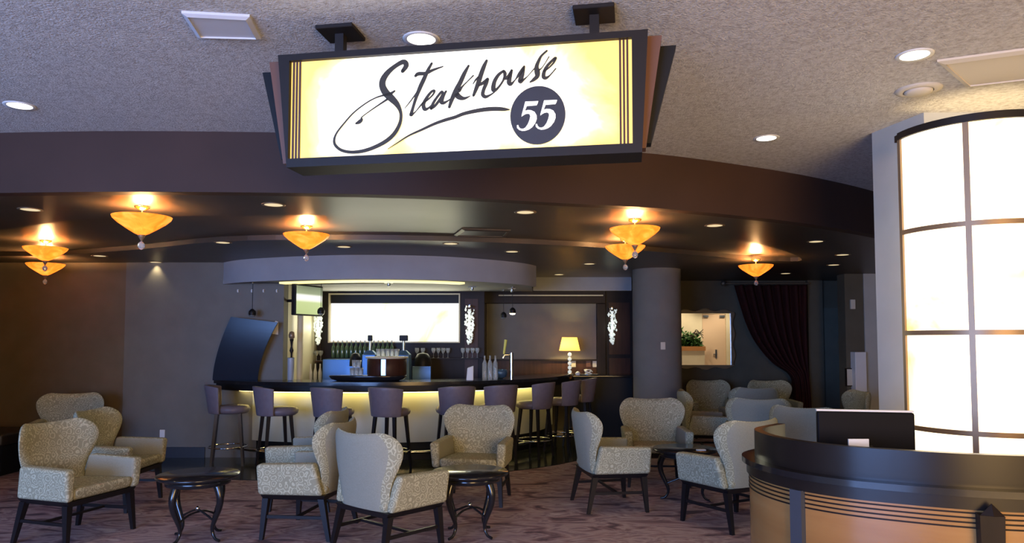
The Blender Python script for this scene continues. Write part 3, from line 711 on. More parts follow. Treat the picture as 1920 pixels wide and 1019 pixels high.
# ------------------------------------------------------------ small tables
def make_table():
    root = empty('side_table', (0,0,0))
    MB().lathe([(.02,.492),(.30,.492),(.317,.500),(.322,.512),(.315,.522),(.01,.522)], 48).build('table_top', 'black', root)
    MB().lathe([(.235,.44),(.25,.445),(.25,.492),(.235,.492)], 40, caps=False).build('apron', 'black', root)
    for k in range(4):
        a = R(45+90*k); pr = [(.20,.47),(.225,.42),(.245,.35),(.235,.27),(.20,.19),(.17,.12),(.17,.07),(.20,.025),(.245,.012)]
        P = spline([(r*math.cos(a), r*math.sin(a), z) for r, z in pr], 4); n = len(P)
        MB().tube(P, [.037-.025*min(1,i/(n*.75)) for i in range(n)], 8).build('leg', 'black', root)
        b = a+R(90)
    for k in range(2):
        a = R(45+90*k)
        MB().tube(spline([(.185*math.cos(a),.185*math.sin(a),.16),(.09*math.cos(a),.09*math.sin(a),.205),(0,0,.215+.018*k),(-.09*math.cos(a),-.09*math.sin(a),.205),(-.185*math.cos(a),-.185*math.sin(a),.16)],4), .009, 8).build('stretcher', 'black', root)
    MB().ball((0,0,.245), .018).build('finial', 'chrome', root)
    root['category'] = 'table'; root['group'] = 'small round cabriole tables'
    return root
t0 = make_table(); t0.location = (-2.55,5.92,0); t0.rotation_euler.z = R(20); t0['label'] = 'small round black table with cabriole legs in the left group'
dup(t0, (-.35,6.05,0), R(5), 'small round black table between the two central armchairs')
dup(t0, (1.74,7.32,0), R(30), 'small round black table between the right armchairs')
tag(MB().box((-.045,-.02,0),(.045,.02,.012)).build('card', 'white', loc=(1.86,7.15,.523), bevel=.002, seg=1), 'small white card lying on the right table', 'card')

# banquette at far left
bq = empty('banquette', (-6.6,8.9,0), 0, 'low black bench seat in the dark at far left', 'bench')
MB().box((-.85,-.35,.06),(.60,.45,.36)).build('base', 'black_matte', bq)
MB().box((-.86,-.38,.36),(.61,.45,.50)).build('cushion', mat('black_leather', (.015,.012,.010), .45), bq, bevel=.03, seg=3)
for sx in (-.75,.5): MB().box((sx-.04,-.3,0),(sx+.04,.4,.06)).build('foot', 'black_matte', bq)

# ------------------------------------------------------------ pendant bowls
def make_pendant():
    root = empty('pendant_lamp', (0,0,0))
    MB().lathe([(.01,0),(.062,0),(.058,-.012),(.02,-.035),(.01,-.035)][::-1], 24).build('ceiling_rose', 'chrome', root)
    MB().tube([(0,0,-.03),(0,0,-.228)], .007, 8).build('stem', 'bronze', root)
    pr = [(.018,-.238),(.055,-.222),(.12,-.180),(.18,-.138),(.215,-.105),(.224,-.085),(.215,-.086),(.175,-.128),(.115,-.168),(.05,-.208),(.018,-.225)]
    MB().lathe(pr, 40, caps=False).build('bowl', 'bowl', root)
    fi = MB().lathe([(.004,-.285),(.012,-.27),(.022,-.252),(.032,-.236),(.01,-.232)], 16).build('finial', 'bronze', root)
    MB().lathe([(.002,-.355),(.018,-.345),(.028,-.325),(.024,-.305),(.008,-.288),(.003,-.282)], 10, smooth=False).build('crystal_drop', 'glass', root)
    for k in range(3):
        a = R(120*k+30); MB().ball((.06*math.cos(a),.06*math.sin(a),-.125), .024).build('bulb', 'bulb', root)
    root['category'] = 'pendant lamp'; root['group'] = 'amber bowl pendants'
    return root
pend = [(267,387,LC,'amber alabaster bowl pendant nearest at left of the sign'),
 (575,424,RC,'amber bowl pendant hanging in front of the bar canopy left half'),
 (1190,411,LC,'amber bowl pendant right of the sign, nearer of the overlapping two'),
 (86,451,RC,'amber bowl pendant at far left, upper one of two'),
 (86,483,LC,'amber bowl pendant at far left, lower and farther of two'),
 (1172,448,RC,'amber bowl pendant right of the sign, farther of the overlapping two'),
 (1417,486,LC,'smallest amber bowl pendant, above the mirror and curtain')]
p0 = make_pendant()
for i, (px, py, z, lb) in enumerate(pend):
    q = onz(px, py, z)
    if i == 0: p0.location = q; p0['label'] = lb
    else: dup(p0, q, i*.7, lb)
    light('POINT', 'pendant_bulb_light', (q.x, q.y, q.z-.12), 62, (1,.56,.22), .05)

# ------------------------------------------------------------ downlights
def make_can(m):
    root = empty('downlight', (0,0,0))
    MB().lathe([(.072,-.004),(.092,-.006),(.095,0),(.072,0)], 28, caps=False).build('trim_ring', 'white' if m == 'can_on' else 'bronze', root)
    MB().lathe([(.001,-.003),(.072,-.003)], 28, caps=False).build('lamp_lens', m, root)
    root['category'] = 'downlight'
    return root
hi = [(37,198,'bright recessed downlight at the far left of textured ceiling'),(790,73,'bright recessed downlight just above the hanging sign'),
      (1437,259,'bright recessed downlight over the maroon fascia, right of sign'),(1715,103,'bright recessed downlight beside the ceiling diffuser at right')]
h0 = make_can('can_on'); h0['group'] = 'bright downlights in the high ceiling'
for i, (px, py, lb) in enumerate(hi):
    q = onz(px, py, HC)
    if i == 0: h0.location = q; h0['label'] = lb
    else: dup(h0, q, 0, lb)
    light('SPOT', 'downlight_beam', (q.x,q.y,q.z-.02), 26, (1,.76,.50), .05, (0,0,0), spot=120, blend=.9)
lo = [(57,393),(513,384),(985,398),(1340,423),(1530,453),(1580,478),(1563,497),(418,455),(645,463),(845,457),(960,472),(187,480),(292,492),(1105,495),(1048,515),(1473,513)]
lt = ['at the far left near the fascia','left of the second pendant near the fascia','below the right part of the sign','right of the nearer right pendant','near the pier, closest to fascia','near the pier, nearest to the pier edge','near the pier, lowest of three','above the left end of the bar canopy','in front of the bar canopy, left half','over the middle of the bar canopy','over the right half of the bar canopy','beside the far left pendants','above the blue-grey wall','left of the right pendants, over the niche','over the grey niche soffit','right of the smallest pendant']
l0 = make_can('can_dim'); l0['group'] = 'dim downlights in the dark ceiling'
from mathutils.geometry import intersect_point_tri_2d
def inside(pt, poly):
    x, y = pt; c = False; n = len(poly)
    for i in range(n):
        (x1,y1),(x2,y2) = poly[i], poly[i-1]
        if (y1 > y) != (y2 > y) and x < (x2-x1)*(y-y1)/(y2-y1)+x1: c = not c
    return c
for i, ((px, py), lb) in enumerate(zip(lo, lt)):
    q = onz(px, py, LC)
    if inside((q.x,q.y), cove): q = onz(px, py, RC)
    lb = 'small dim recessed downlight '+lb
    if i == 0: l0.location = q; l0['label'] = lb
    else: dup(l0, q, 0, lb)
    light('SPOT', 'dim_downlight_beam', (q.x,q.y,q.z-.02), 9.0, (1,.78,.42), .03, (0,0,0), spot=90, blend=.8)

# ceiling fittings
def vent(name, corners, z, label, m):
    P = [onz(x, y, z) for x, y in corners]; c = sum(P, Vector())/4
    root = empty(name, c, 0, label, 'ceiling vent')
    P = [p-c for p in P]; k = .86
    for i in range(4):
        a, b = P[i], P[(i+1)%4]
        MB().hexa([(a.x,a.y,-.012),(b.x,b.y,-.012),(b.x*k,b.y*k,-.022),(a.x*k,a.y*k,-.022)], [(a.x,a.y,0),(b.x,b.y,0),(b.x*k,b.y*k,0),(a.x*k,a.y*k,0)]).build('frame_side', m, root)
    MB().hexa([(p.x*k,p.y*k,-.014) for p in P], [(p.x*k,p.y*k,-.004) for p in P]).build('face_plate', m, root)
    return root
dv = mat('diffuser_paint', (.62,.56,.46), .7); M['diffuser'] = dv
dw = mat('white_diffuser_paint', (.60,.61,.64), .7); M['diffuser_white'] = dw
a = onz(1757,112,HC); b = onz(1812,160,HC)
P1 = [(1757,112),(1812,160),(1960,143),(1935,88)]
vent('ceiling_diffuser', P1, HC, 'square cream ceiling diffuser at upper right', 'diffuser')
vent('ceiling_diffuser', [(340,20),(370,66),(490,69),(468,27)], HC, 'square white ceiling diffuser at upper left', 'diffuser_white')
vent('ceiling_diffuser', [(850,440),(866,428),(958,431),(948,442)], RC if inside(tuple(onz(900,435,RC).xy), cove) else LC, 'dark square diffuser in the low ceiling', 'low_ceiling')
q = onz(1722,168,HC)
sp = empty('ceiling_speaker', q, 0, 'round cream ceiling speaker beside the diffuser', 'speaker')
MB().lathe([(.085,-.012),(.10,-.014),(.13,-.004),(.13,0)], 32, caps=False).build('rim', 'diffuser', sp)
MB().lathe([(.001,-.03),(.06,-.028),(.078,-.018),(.078,0)], 32, caps=False).build('grille', 'diffuser', sp)

# ------------------------------------------------------------ mirror
mr = empty('wall_mirror', ((3.0+3.93)/2, 12.98, 0), 0, 'wide wall mirror in wavy antique frame reflecting a bright doorway', 'mirror')
MY = 12.94
mx0, mx1 = X(1272,MY), X(1370,MY); mz0, mz1 = Z(685,MY), Z(588,MY)
o = MB().box((mx0,MY,mz0),(mx1,MY+.01,mz1)).build('glass', 'mirror', mr); L(o, mr)
def wavy(z, s, x0, x1, dz):
    vs = []; N = 28
    for i in range(N+1):
        t = i/N; x = x0+(x1-x0)*t; w_ = .035+.022*math.cos(6*math.pi*t+math.pi)
        w_ += .035*(1-abs(2*t-1))
        vs += [(x,MY-.03,z),(x,MY-.03,z+s*w_),(x,MY+.03,z+s*w_),(x,MY+.03,z)]
    fs = []
    for i in range(N):
        for k in range(4): fs.append((4*i+k,4*i+4+k,4*i+4+(k+1)%4,4*i+(k+1)%4))
    m = MB().add(vs, fs); m.add(vs[:4],[(0,1,2,3)]); m.add(vs[-4:],[(3,2,1,0)]); return m
for z, s in ((mz1,1),(mz0,-1)): L(wavy(z, s, mx0-.05, mx1+.06, 0).build('frame_rail', 'silver', mr), mr)
def wavyv(x, s):
    m = MB(); N = 28; vs = []; fs = []
    for i in range(N+1):
        t = i/N; z = mz0+(mz1-mz0)*t; w_ = .05+.022*math.cos(5*math.pi*t+math.pi)
        vs += [(x,MY-.03,z),(x+s*w_,MY-.03,z),(x+s*w_,MY+.03,z),(x,MY+.03,z)]
    for i in range(N):
        for k in range(4): fs.append((4*i+k,4*i+4+k,4*i+4+(k+1)%4,4*i+(k+1)%4))
    return m.add(vs, fs)
for x, s in ((mx0,-1),(mx1,1)): L(wavyv(x, s).build('frame_stile', 'silver', mr), mr)
# planter that the mirror shows
plx0, plx1 = 5.6, vx(1320)-.02
pl = empty('planter_box', ((plx0+plx1)/2, SW+.2, 0), 0, 'wooden planter box with leafy plants reflected in the mirror', 'planter')
L(MB().box((plx0,SW+.12,vz(658)),(plx1,SW+.56,vz(650))).build('rim', 'orange', pl), pl)
L(MB().box((plx0+.03,SW+.14,0),(plx1-.03,SW+.53,vz(658))).build('box', 'wall_cream', pl), pl)
mb = MB()
for k in range(420):
    c = Vector((random.uniform(plx0+.12,plx1-.12), SW+.34+random.uniform(-.15,.15), vz(651)+abs(random.gauss(0,.20)))); s = random.uniform(.05,.10)
    a = Vector((random.uniform(-1,1),random.uniform(-1,1),random.uniform(-.5,1))).normalized()*s*1.6; b = a.cross(Vector((random.random(),random.random(),random.random()))).normalized()*s*.6
    mb.add([c-a,c+b,c+a,c-b],[(0,1,2,3)])
L(mb.build('foliage', 'leaf', pl), pl)
mb = MB()
for k in range(4):
    z0_ = vz(652); mb.tube(spline([(plx0+.15+.1*k,SW+.34,z0_),(plx0+.35+.12*k,SW+.34,z0_+.25+.08*k),(plx0+.8,SW+.34,z0_+.45+.05*k),(plx1-.02,SW+.34,z0_+.62-.1*k)],5), [.024-.0008*i for i in range(16)], 6)
L(mb.build('branches', 'bark', pl), pl)
for x in (6.0, 7.3):  # unseen downlights added to brighten the wall shown in the mirror
    q = Vector((x, 1.5, HC))
    dup(h0, q, 0, 'added downlight out of view brightening the service door' if x > 7 else 'added downlight out of view brightening the planter')
    light('SPOT', 'added_service_spot', (x,1.5,HC-.02), 130, (1,.84,.60), .08, (R(-18),0,0), spot=110, blend=.8)

# ------------------------------------------------------------ curtain
CY = 12.75
L0 = [(1376,535),(1388,575),(1400,610),(1418,645),(1448,680),(1480,702),(1488,730),(1490,790)]
R0 = [(1512,535),(1512,575),(1512,610),(1513,645),(1514,680),(1515,702),(1518,730),(1522,790)]
Ls = spline(L0, 6); Rs = spline(R0, 6); vs = []; fs = []; nu = 70
for j, (l_, r_) in enumerate(zip(Ls, Rs)):
    for i in range(nu+1):
        t = i/nu; px = l_[0]+(r_[0]-l_[0])*t; py = l_[1]+(r_[1]-l_[1])*t
        p = at(px, py, CY); ph = t*math.pi*16
        vs.append((p.x, CY+.055*math.sin(ph)+.02*math.sin(ph*.37+j*.05), p.z))
last = len(Ls)-1
vs += [(x, y, .02) for x, y, z in vs[last*(nu+1):]]
for j in range(len(Ls)):
    for i in range(nu): a = j*(nu+1)+i; fs.append((a,a+1,a+nu+2,a+nu+1))
cu = empty('curtain', (4.6,12.75,0), 0, 'burgundy velvet curtain swept to the right on rear wall', 'curtain')
o = MB().add(vs, fs, 0, True).build('drape', 'curtain', cu); L(o, cu); md = o.modifiers.new('s','SOLIDIFY'); md.thickness = .012
L(MB().tube([(X(1362,CY),CY,Z(532,CY)),(X(1520,CY),CY,Z(532,CY))], .018, 10).ball((X(1358,CY),CY,Z(532,CY)),.05).build('rod', 'silver', cu), cu)
# rear right: door-like panel, exit device, white cabinet
RY = 13.0
struct(MB().box((X(1512,RY),RY-.10,0),(X(1540,RY),RY,LC)).build('trim_5', 'wall_rear'))
d2 = struct(MB().box((X(1541,RY),RY-.03,0),(X(1592,RY),RY,Z(578,RY))).build('door_2', 'panel_olive'), 'olive door in the rear wall')
tag(MB().box((X(1597,11.6),11.60,Z(580,11.6)),(X(1606,11.6),11.639,Z(562,11.6))).build('wall_sensor', 'outlet', bevel=.005, seg=1), 'small pale sensor box high on the rear wall', 'sensor')
wc = empty('wall_cabinet', (X(1612,11.5),11.639,Z(735,11.5)), 0, 'white box mounted on the wall end beside the pier', 'cabinet')
hh = Z(660,11.4)-Z(735,11.4)
MB().box((-.09,-.16,0),(.09,0,hh)).build('body', 'white', wc, bevel=.005, seg=1)
MB().box((-.08,-.166,hh*.05),(.08,-.16,hh*.95)).build('door', 'white', wc)
fx = empty('framed_notice', (X(1593,11.6),11.62,Z(725,11.6)), 0, 'small dark framed notice on rear wall near the pier', 'framed notice')
MB().box((-.07,-.02,0),(.07,.02,.29)).build('frame', 'dark_wood', fx)
MB().box((-.055,-.025,.015),(.055,-.02,.275)).build('paper', 'outlet', fx)

# ------------------------------------------------------------ television, menu board, pendants at the bar
tv = empty('television', (-2.82,9.98,2.165), R(69), 'wall mounted television angled over the left end of bar', 'television')
MB().box((-.31,-.01,-.215),(.31,.055,.215)).build('housing', 'black_matte', tv, bevel=.01)
def tvm():
    m = M['screen']; n, l, b = nt(m); tc = n.new('ShaderNodeTexCoord'); sx = n.new('ShaderNodeSeparateXYZ'); l.new(tc.outputs['Generated'], sx.inputs[0])
    r = n.new('ShaderNodeValToRGB'); e = r.color_ramp.elements
    e[0].position = .0; e[0].color = (.42,.52,.20,1); e[1].position = 1; e[1].color = (.10,.13,.08,1)
    for p_, c_ in ((.42,(.50,.60,.26)),(.52,(1,1,.9)),(.66,(1,1,.95)),(.74,(.25,.30,.18))): q_ = e.new(p_); q_.color = (*c_,1)
    l.new(sx.outputs['Z'], r.inputs[0]); l.new(r.outputs[0], b.inputs['Emission Color']); b.inputs['Emission Strength'].default_value = 1
tvm()
MB().box((-.285,-.014,-.195),(.285,-.0101,.19)).build('screen', 'screen', tv)
MB().tube([(0,.055,0),(0,.36,0)], .02).box((-.08,.056,-.08),(.08,.07,.08)).build('bracket', 'black_matte', tv)
bd = empty('display_board', (0,0,0), 0, 'glossy curved black board standing on left end of the bar', 'display board')
vs = []; fs = []; N = 16; base = 9.86
for j in range(N+1):
    t = j/N
    xl = 400+32*t**1.7; xr = 484+36*t**1.7; yy = 9.84-.10*math.sin(math.pi*t*.5)
    z = 1.066+t*.86
    vs += [(X(xl,yy),yy,z),(X(xr,yy),yy-.0,z-.075*t),(X(xr,yy),yy+.025,z-.075*t),(X(xl,yy),yy+.025,z)]
for j in range(N):
    for k in range(4): fs.append((4*j+k,4*j+4+k,4*j+4+(k+1)%4,4*j+(k+1)%4))
m = MB(); m.add(vs, fs, 0, False); m.add(vs[:4],[(0,1,2,3)]); m.add(vs[-4:],[(3,2,1,0)])
o = m.build('board', mat('board_lacquer', (.014,.018,.028), .25), bd)
bd.location = (X(442,9.86),9.86,1.066); L(o, bd)
q0 = MB().hexa([(X(498,9.95)-.0,9.93,Z(625,9.93)),(X(521,9.93),9.93,Z(628,9.93)),(X(521,9.93),9.945,Z(628,9.93)),(X(498,9.95),9.945,Z(625,9.93))],[(X(516,9.93),9.93,Z(602,9.93)),(X(521,9.93),9.93,Z(604,9.93)),(X(521,9.93),9.945,Z(604,9.93)),(X(516,9.93),9.945,Z(602,9.93))])
tag(q0.build('paper_notice', 'white'), 'small white paper notice on the wall beside the curved board', 'paper')

def mini(px, py, Y, lit, label):
    root = empty('mini_pendant', (X(px,Y),Y,2.40), 0, label, 'pendant lamp', 'small spot pendants at the bar')
    z = Z(py,Y)-2.40
    MB().lathe([(.03,-.02),(.03,0)], 12).build('ceiling_rose', 'chrome', root)
    MB().tube([(0,0,-.02),(0,0,z+.03)], .004, 6).build('cable', 'black_matte', root)
    MB().lathe([(.045,z-.04),(.05,z-.01),(.042,z+.02),(.015,z+.045)], 16).build('head', 'black_matte', root)
    MB().lathe([(.001,z-.062),(.03,z-.058),(.043,z-.041)], 16, caps=False).build('lens', 'bulb' if lit else 'glass', root)
mini(472,586,9.75,False,'small black spot pendant above the curved board')
mini(601,583,9.7,False,'small black spot pendant in front of the television')
mini(961,583,10.6,True,'small lit spot pendant hanging before the grey niche')
mini(944,591,11.2,False,'small unlit spot pendant left of the lit one')
light('SPOT', 'spot_pendant_beam', (X(961,10.6),10.6,Z(592,10.6)), 4, (1,.95,.8), .03, (0,0,0), spot=80)

def crystal(px, y0, y1, Y, label, bl=.12):
    top, bot = Z(y0,Y), Z(y1,Y); root = empty('crystal_cascade', (X(px,Y),Y,top), 0, label, 'crystal light', 'crystal cascade lights')
    MB().lathe([(.06,0),(.06,.025)], 16).build('cap', 'chrome', root)
    MB().box((-.012,0,.026),(.012,bl,.045)).build('bracket', 'chrome', root)
    mb = MB(); H = top-bot
    for k in range(110):
        t = random.random()**.8; r = .062*(1-t)**.35 if t > .6 else .062; a = random.uniform(0,6.28); z = -t*H; s = random.uniform(.011,.019)
        c = Vector((r*math.cos(a)+random.gauss(0,.008), r*math.sin(a)*.6, z))
        mb.add([c+Vector(d)*s for d in ((1,0,0),(0,1,0),(-1,0,0),(0,-1,0),(0,0,1.5),(0,0,-1.5))], [(0,1,4),(1,2,4),(2,3,4),(3,0,4),(1,0,5),(2,1,5),(3,2,5),(0,3,5)])
    mb.build('crystals', 'crystal', root)['kind'] = 'stuff'
    MB().tube([(0,0,-H*.05),(0,0,-H*.75)], .022, 8).build('lamp_tube', 'crystal', root)
    light('POINT', 'crystal_glow', (X(px,Y),Y-.15,(top+bot)/2), .8, (.95,1,.85), .06)
crystal(596,584,645,11.42,'white crystal cascade light behind the television')
crystal(880,577,645,11.45,'white crystal cascade light right of the glowing panel')
crystal(1148,581,646,12.32,'white crystal cascade light on the tall cabinet by the column', .085)

for k, (px, py, lb) in enumerate(((728,526,'left tiny chrome spot fixture under the canopy'),(885,531,'middle tiny chrome spot fixture under the canopy'),(960,538,'right tiny chrome spot fixture under the canopy'))):
    Y = 9.75 if k == 0 else 10.1+.4*k
    rt = empty('spot_fixture', (X(px,Y),Y,2.40), 0, lb, 'spot light', 'tiny spot fixtures under the canopy')
    MB().box((-.06,-.015,-.015),(.06,.015,0)).build('track', 'chrome', rt)
    MB().lathe([(.015,-.06),(.022,-.045),(.022,-.015)], 12).build('head', 'steel', rt)
# table lamp
tl = empty('table_lamp', (X(1068,12.05),12.05,1.041), 0, 'table lamp with glowing amber shade on stacked glass balls', 'lamp')
zs0, zs1 = Z(658,12.05)-1.041, Z(633,12.05)-1.041
MB().lathe([(.07,0),(.07,.015),(.02,.02)], 20).build('base', 'chrome', tl)
mb = MB(); nb_ = 5
for k in range(nb_): mb.ball((0,0,.045+k*(zs0-.04)/nb_), .034)
mb.build('stem', 'crystal', tl)
MB().lathe([(.175,zs0),(.125,zs1)], 32, caps=False).build('lamp_shade', 'shade', tl)
light('POINT', 'table_lamp_bulb', (tl.location.x-.02, 12.05, 1.041+zs0+.08), 17, (1,.78,.30), .035)

# post, corkscrew, bucket at left of bar
tag(MB().lathe([(.045,.01),(.045,2.399)], 20, (X(563,10.45),10.45,0)).build('support_post', 'cream'), 'cream round post rising from the bar to canopy', 'post')
tag(MB().lathe([(.03,0),(.042,.01),(.045,.30),(.05,.31),(.045,.30),(.03,.02)], 20, caps=False).build('wine_bucket', mat('pale_steel', (.62,.68,.75), .4, .5), loc=(X(546,9.8),9.8,1.066)), 'tall slim steel cylinder at the bar left end', 'container')
ck = empty('corkscrew_stand', (X(547,10.02),10.02,1.066), 0, 'upright brown corkscrew stand behind the steel cylinder', 'corkscrew')
MB().lathe([(.04,0),(.012,.02),(.012,.36),(.028,.40),(.012,.46),(.018,.52),(.03,.56)], 14).build('post', 'dark_wood', ck)
MB().lathe([(.005,.55),(.04,.58),(.045,.62),(.03,.66),(.005,.67)], 14).build('knob', 'bronze', ck)

# drum, machines, glasses on the bar
zp = 1.066+.07
dr_ = empty('ice_drum', (X(726,9.8),9.80,zp+.001), 0, 'brown wooden drum with steel band and pale lid on platform', 'drum')
MB().lathe([(.255,0),(.265,.02),(.265,.215),(.255,.225)], 40).build('body', 'panel_wood', dr_)
MB().lathe([(.255,.225),(.285,.23),(.285,.25),(.01,.255)], 40).build('lid', 'cream', dr_)
MB().box((-.03,-.275,.01),(.03,-.262,.22)).build('band', 'steel', dr_)
def glass_mesh(h=.14, r=.035, stem=True):
    if stem: return [(r*.8,0),(r*.8,.003),(.004,.008),(.004,h*.45),(r*.6,h*.55),(r,h*.8),(r*.85,h)]
    return [(r*.8,0),(r,h),(r*.95,h),(r*.75,.005)]
g0 = MB().lathe(glass_mesh(.10,.034,False), 14).build('tumbler', 'glass')
tag(g0, 'upturned glass on the ice drum lid, one of a row', 'glass', 'glasses on the drum lid')
for k in range(5):
    o = g0 if k == 0 else g0.copy()
    if k: col.objects.link(o)
    o.location = (X(710+8.5*k,9.8), 9.80, zp+.257)
    o['label'] = ['leftmost small glass on the drum lid','second small glass on the drum lid','middle small glass on the drum lid','fourth small glass on the drum lid','rightmost small glass on the drum lid'][k]
for k, (px, dz) in enumerate([(661,0),(669,0),(677,0),(665,.105),(673,.105)]):
    o = g0.copy(); col.objects.link(o); o.location = (X(px,9.78), 9.78, zp+.001+dz)
    o['label'] = ['left stacked glass on platform, bottom row','middle stacked glass on platform, bottom row','right stacked glass on platform, bottom row','left glass on top of the stack beside the drum','right glass on top of the stack beside the drum'][k]; o['group'] = 'stacked glasses beside the drum'
def machine(px, Y, top, label):
    root = empty('register_terminal', (X(px,Y),Y,.90), 0, label, 'till')
    z1 = Z(665,Y)-.90
    MB().hexa([(-.11,-.12,0),(.11,-.12,0),(.11,.12,0),(-.11,.12,0)],[(-.10,-.10,z1),(.10,-.10,z1),(.10,.12,z1),(-.10,.12,z1)]).build('housing', 'bluesteel', root, bevel=.01)
    MB().hexa([(-.10,-.08,z1),(.10,-.08,z1),(.10,.10,z1),(-.10,.10,z1)],[(-.04,-.04,z1+.06),(.04,-.04,z1+.06),(.04,.06,z1+.06),(-.04,.06,z1+.06)]).build('hood', 'bluesteel', root)
    MB().tube([(0,0,z1+.05),(0,0,Z(640,Y)-.90)], .022, 8).build('post', 'steel', root)
    MB().box((-top,-.03,Z(640,Y)-.90),(top,.03,Z(629,Y)-.90)).build('display', 'black_matte', root, bevel=.01)
machine(694,10.95,.035,'blue-grey till with narrow pole display left of drum')
machine(757,10.95,.065,'blue-grey till with boxy pole display right of drum')
for px, w_, lb in ((667,.09,'dark rounded machine left of the drum behind glasses'),(793,.13,'dark rounded machine right of the drum')):
    Y = 10.9; z1 = Z(662,Y)-.90
    root = empty('coffee_machine', (X(px,Y),Y,.90), 0, lb, 'coffee machine', 'dark rounded machines')
    MB().lathe([(w_,0),(w_,z1*.7),(w_*.92,z1*.85),(w_*.6,z1*.97),(.01,z1)], 20).build('body', 'black_matte', root)
    MB().box((-w_,-.19,.02),(w_+.01,-w_-.001,z1*.62)).build('front_plate', 'bluesteel', root)
tag(MB().hexa([(-.05,-.04,0),(.05,-.04,0),(.045,.04,0),(-.045,.04,0)],[(-.035,-.03,.17),(.05,-.03,.20),(.05,.03,.20),(-.035,.03,.17)]).build('napkin_holder', 'white', loc=(X(881,9.75),9.8,1.066), bevel=.012), 'white napkin holder standing on the right of the bar', 'napkin holder')
# bottles on back shelf
SZ = Z(672,BB-.2)
b0 = empty('bottle', (0,0,0)); b0['category'] = 'bottle'; b0['group'] = 'bottles on the back bar shelf'
MB().lathe([(.03,0),(.034,.01),(.034,.15),(.026,.18),(.012,.205),(.012,.25)], 14).build('body', 'bottle', b0)
MB().lathe([(.014,.25),(.014,.28)], 10).build('cap', 'outlet', b0)
for k in range(14):
    x = X(626+8.4*k, BB-.1); q = (x, BB-.12, SZ)
    lb = f'dark wine bottle on the back shelf, ' + ['leftmost of the row','second from left','third from left','fourth from left','fifth from left','sixth from left, left of the till','seventh, partly behind the till','eighth, behind the till post','ninth, above the drum left edge','tenth, above the drum','eleventh, above the drum middle','twelfth, above the drum right side','second from the right end','rightmost of the row'][k]
    if k == 0: b0.location = q; b0['label'] = lb
    else: dup(b0, q, 0, lb)
SZ2 = Z(677,BB-.2)
gm = tag(MB().lathe(glass_mesh(.16,.036), 14).build('wine_glass', 'glass'), 'x', 'glass', 'stemmed glasses on the back bar')
gp = [(570,SZ2),(578,SZ2),(586,SZ2),(594,SZ2),(602,SZ2),(782,SZ),(793,SZ),(813,SZ),(822,SZ),(831,SZ),(840,SZ),(868,SZ),(877,SZ),(886,SZ),(895,SZ)]
gl = ['leftmost glass on the left shelf below the crystals','second glass on the left shelf','third glass on the left shelf','fourth glass on the left shelf','fifth glass on the left shelf','cocktail glass on shelf right of the till','cocktail glass on shelf above the dark machine','first of four glasses under the panel right half','second of four glasses under the panel right half','third of four glasses under the panel right half','last of four glasses under the panel right half','leftmost glass under the middle crystal light','second glass under the middle crystal light','third glass under the middle crystal light','rightmost glass under the middle crystal light']
for k, ((px, z), lb) in enumerate(zip(gp, gl)):
    o = gm if k == 0 else gm.copy()
    if k: col.objects.link(o)
    o.location = (X(px,BB-.12), BB-.12, z); o['label'] = 'stemmed '+lb
for k, px in enumerate((583,592,601)):
    o = tag(MB().lathe([(.03,0),(.03,.14),(.012,.19),(.012,.23)], 12).build('liquor_bottle', 'white', loc=(X(px,BB-.3),BB-.3,.90+.0)), ['left pale bottle below the left shelf','middle pale bottle below the left shelf','right pale bottle below the left shelf'][k], 'bottle', 'pale bottles on the left worktop')
    o.scale = (1,1,1.5)
for k, px in enumerate((909,919,929)):
    tag(MB().lathe([(.032,0),(.035,.02),(.033,.22),(.012,.27),(.012,.33)], 12).build('tall_bottle', 'glass', loc=(X(px,10.15),10.12,1.066)), ['left clear bottle beside the beer tap','middle clear bottle beside the beer tap','right clear bottle beside the beer tap'][k], 'bottle', 'clear bottles beside the beer tap')
tp = empty('beer_tap', (X(959,10.45),10.5,1.066), 0, 'chrome beer tap tower with a long yellow handle', 'beer tap')
zt_ = Z(662,10.5)-1.066
MB().tube([(0,0,0),(0,0,zt_)], .03, 16).build('tower', 'chrome', tp)
MB().tube([(0,0,zt_-.03),(-.10,-.02,zt_-.03),(-.12,-.02,zt_-.08)], .014, 8).build('spout', 'chrome', tp)
MB().tube([(-.11,-.02,zt_-.02),(-.08,-.02,zt_+.19)], [.014,.022], 8).build('handle', 'yellow', tp)
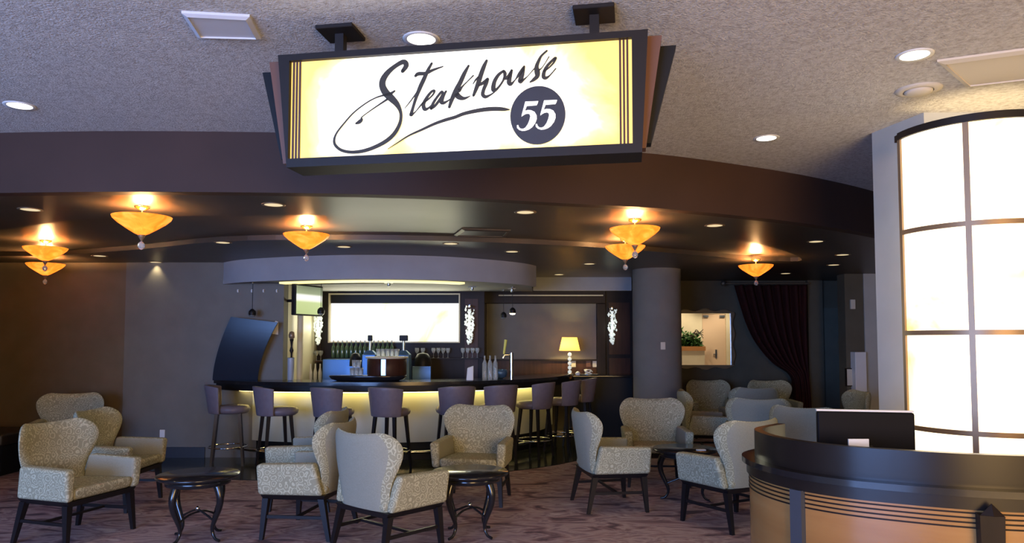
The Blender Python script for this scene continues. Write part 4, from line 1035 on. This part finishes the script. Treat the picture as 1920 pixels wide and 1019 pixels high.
tag(MB().lathe([(.05,0),(.12,.03),(.145,.10),(.12,.14),(.02,.15)], 24).build('ice_bucket', 'bluesteel', loc=(X(939,10.75),10.75,.90)), 'blue-grey round ice bucket behind the beer tap', 'bucket')
bpy.data.objects['ice_bucket'].location.z = 1.066; bpy.data.objects['ice_bucket'].location = (X(938,10.36),10.36,1.066); bpy.data.objects['ice_bucket'].scale = (.75,.75,.9)

# clutter on side counter and outlets
cz_ = 1.041
tr_ = empty('service_tray', (X(1103,11.95),11.98,cz_), 0, 'pale tray with coiled cord on the side counter', 'tray')
MB().lathe([(.16,0),(.18,.012),(.17,.012),(.15,.006),(.01,.006)], 28).build('dish', 'steel', tr_)
MB().tube([(.07*math.cos(t*.5)*(1-t*.01),.03*math.sin(t*.5),.05+.035*math.sin(t*.35)) for t in range(36)], .008, 6).build('cord', 'white', tr_)
tag(MB().lathe([(.035,0),(.045,.03),(.03,.05),(.008,.065)], 14).build('sugar_bowl', 'white', loc=(X(1082,11.95),11.84,cz_)), 'small pale covered bowl right of the table lamp', 'bowl')
for px, lb in ((1075,'pale outlet plate right behind the table lamp'),(1103,'reddish outlet plate between two pale ones'),(1115,'pale outlet plate at the right end of niche')):
    tag(MB().box((-.04,-.01,-.055),(.04,0,.055)).build('outlet_plate', 'outlet' if px != 1103 else 'copper', loc=(X(px,NB),NB-.0101,Z(683,NB)), bevel=.003, seg=1), lb, 'outlet')
tag(MB().box((-.035,-.01,-.055),(.035,0,.055)).build('wall_outlet', 'white', loc=(X(309,WB),WB-.0005,Z(814,WB)), bevel=.004, seg=1), 'white outlet low on the blue-grey wall', 'outlet')
for k, px in enumerate((445,471,493,518)):  # row of four small white dots on the wall
    tag(MB().ball((0,0,0), .012).box((-.008,-.001,-.02),(.008,.02,.02)).build('wall_dot', 'white', loc=(X(px,WB),WB-.02,Z(546,WB))), ['leftmost small white dot under the canopy','second small white dot under the canopy','third small white dot under the canopy','rightmost small white dot under the canopy'][k], 'hook', 'white dots under the canopy')
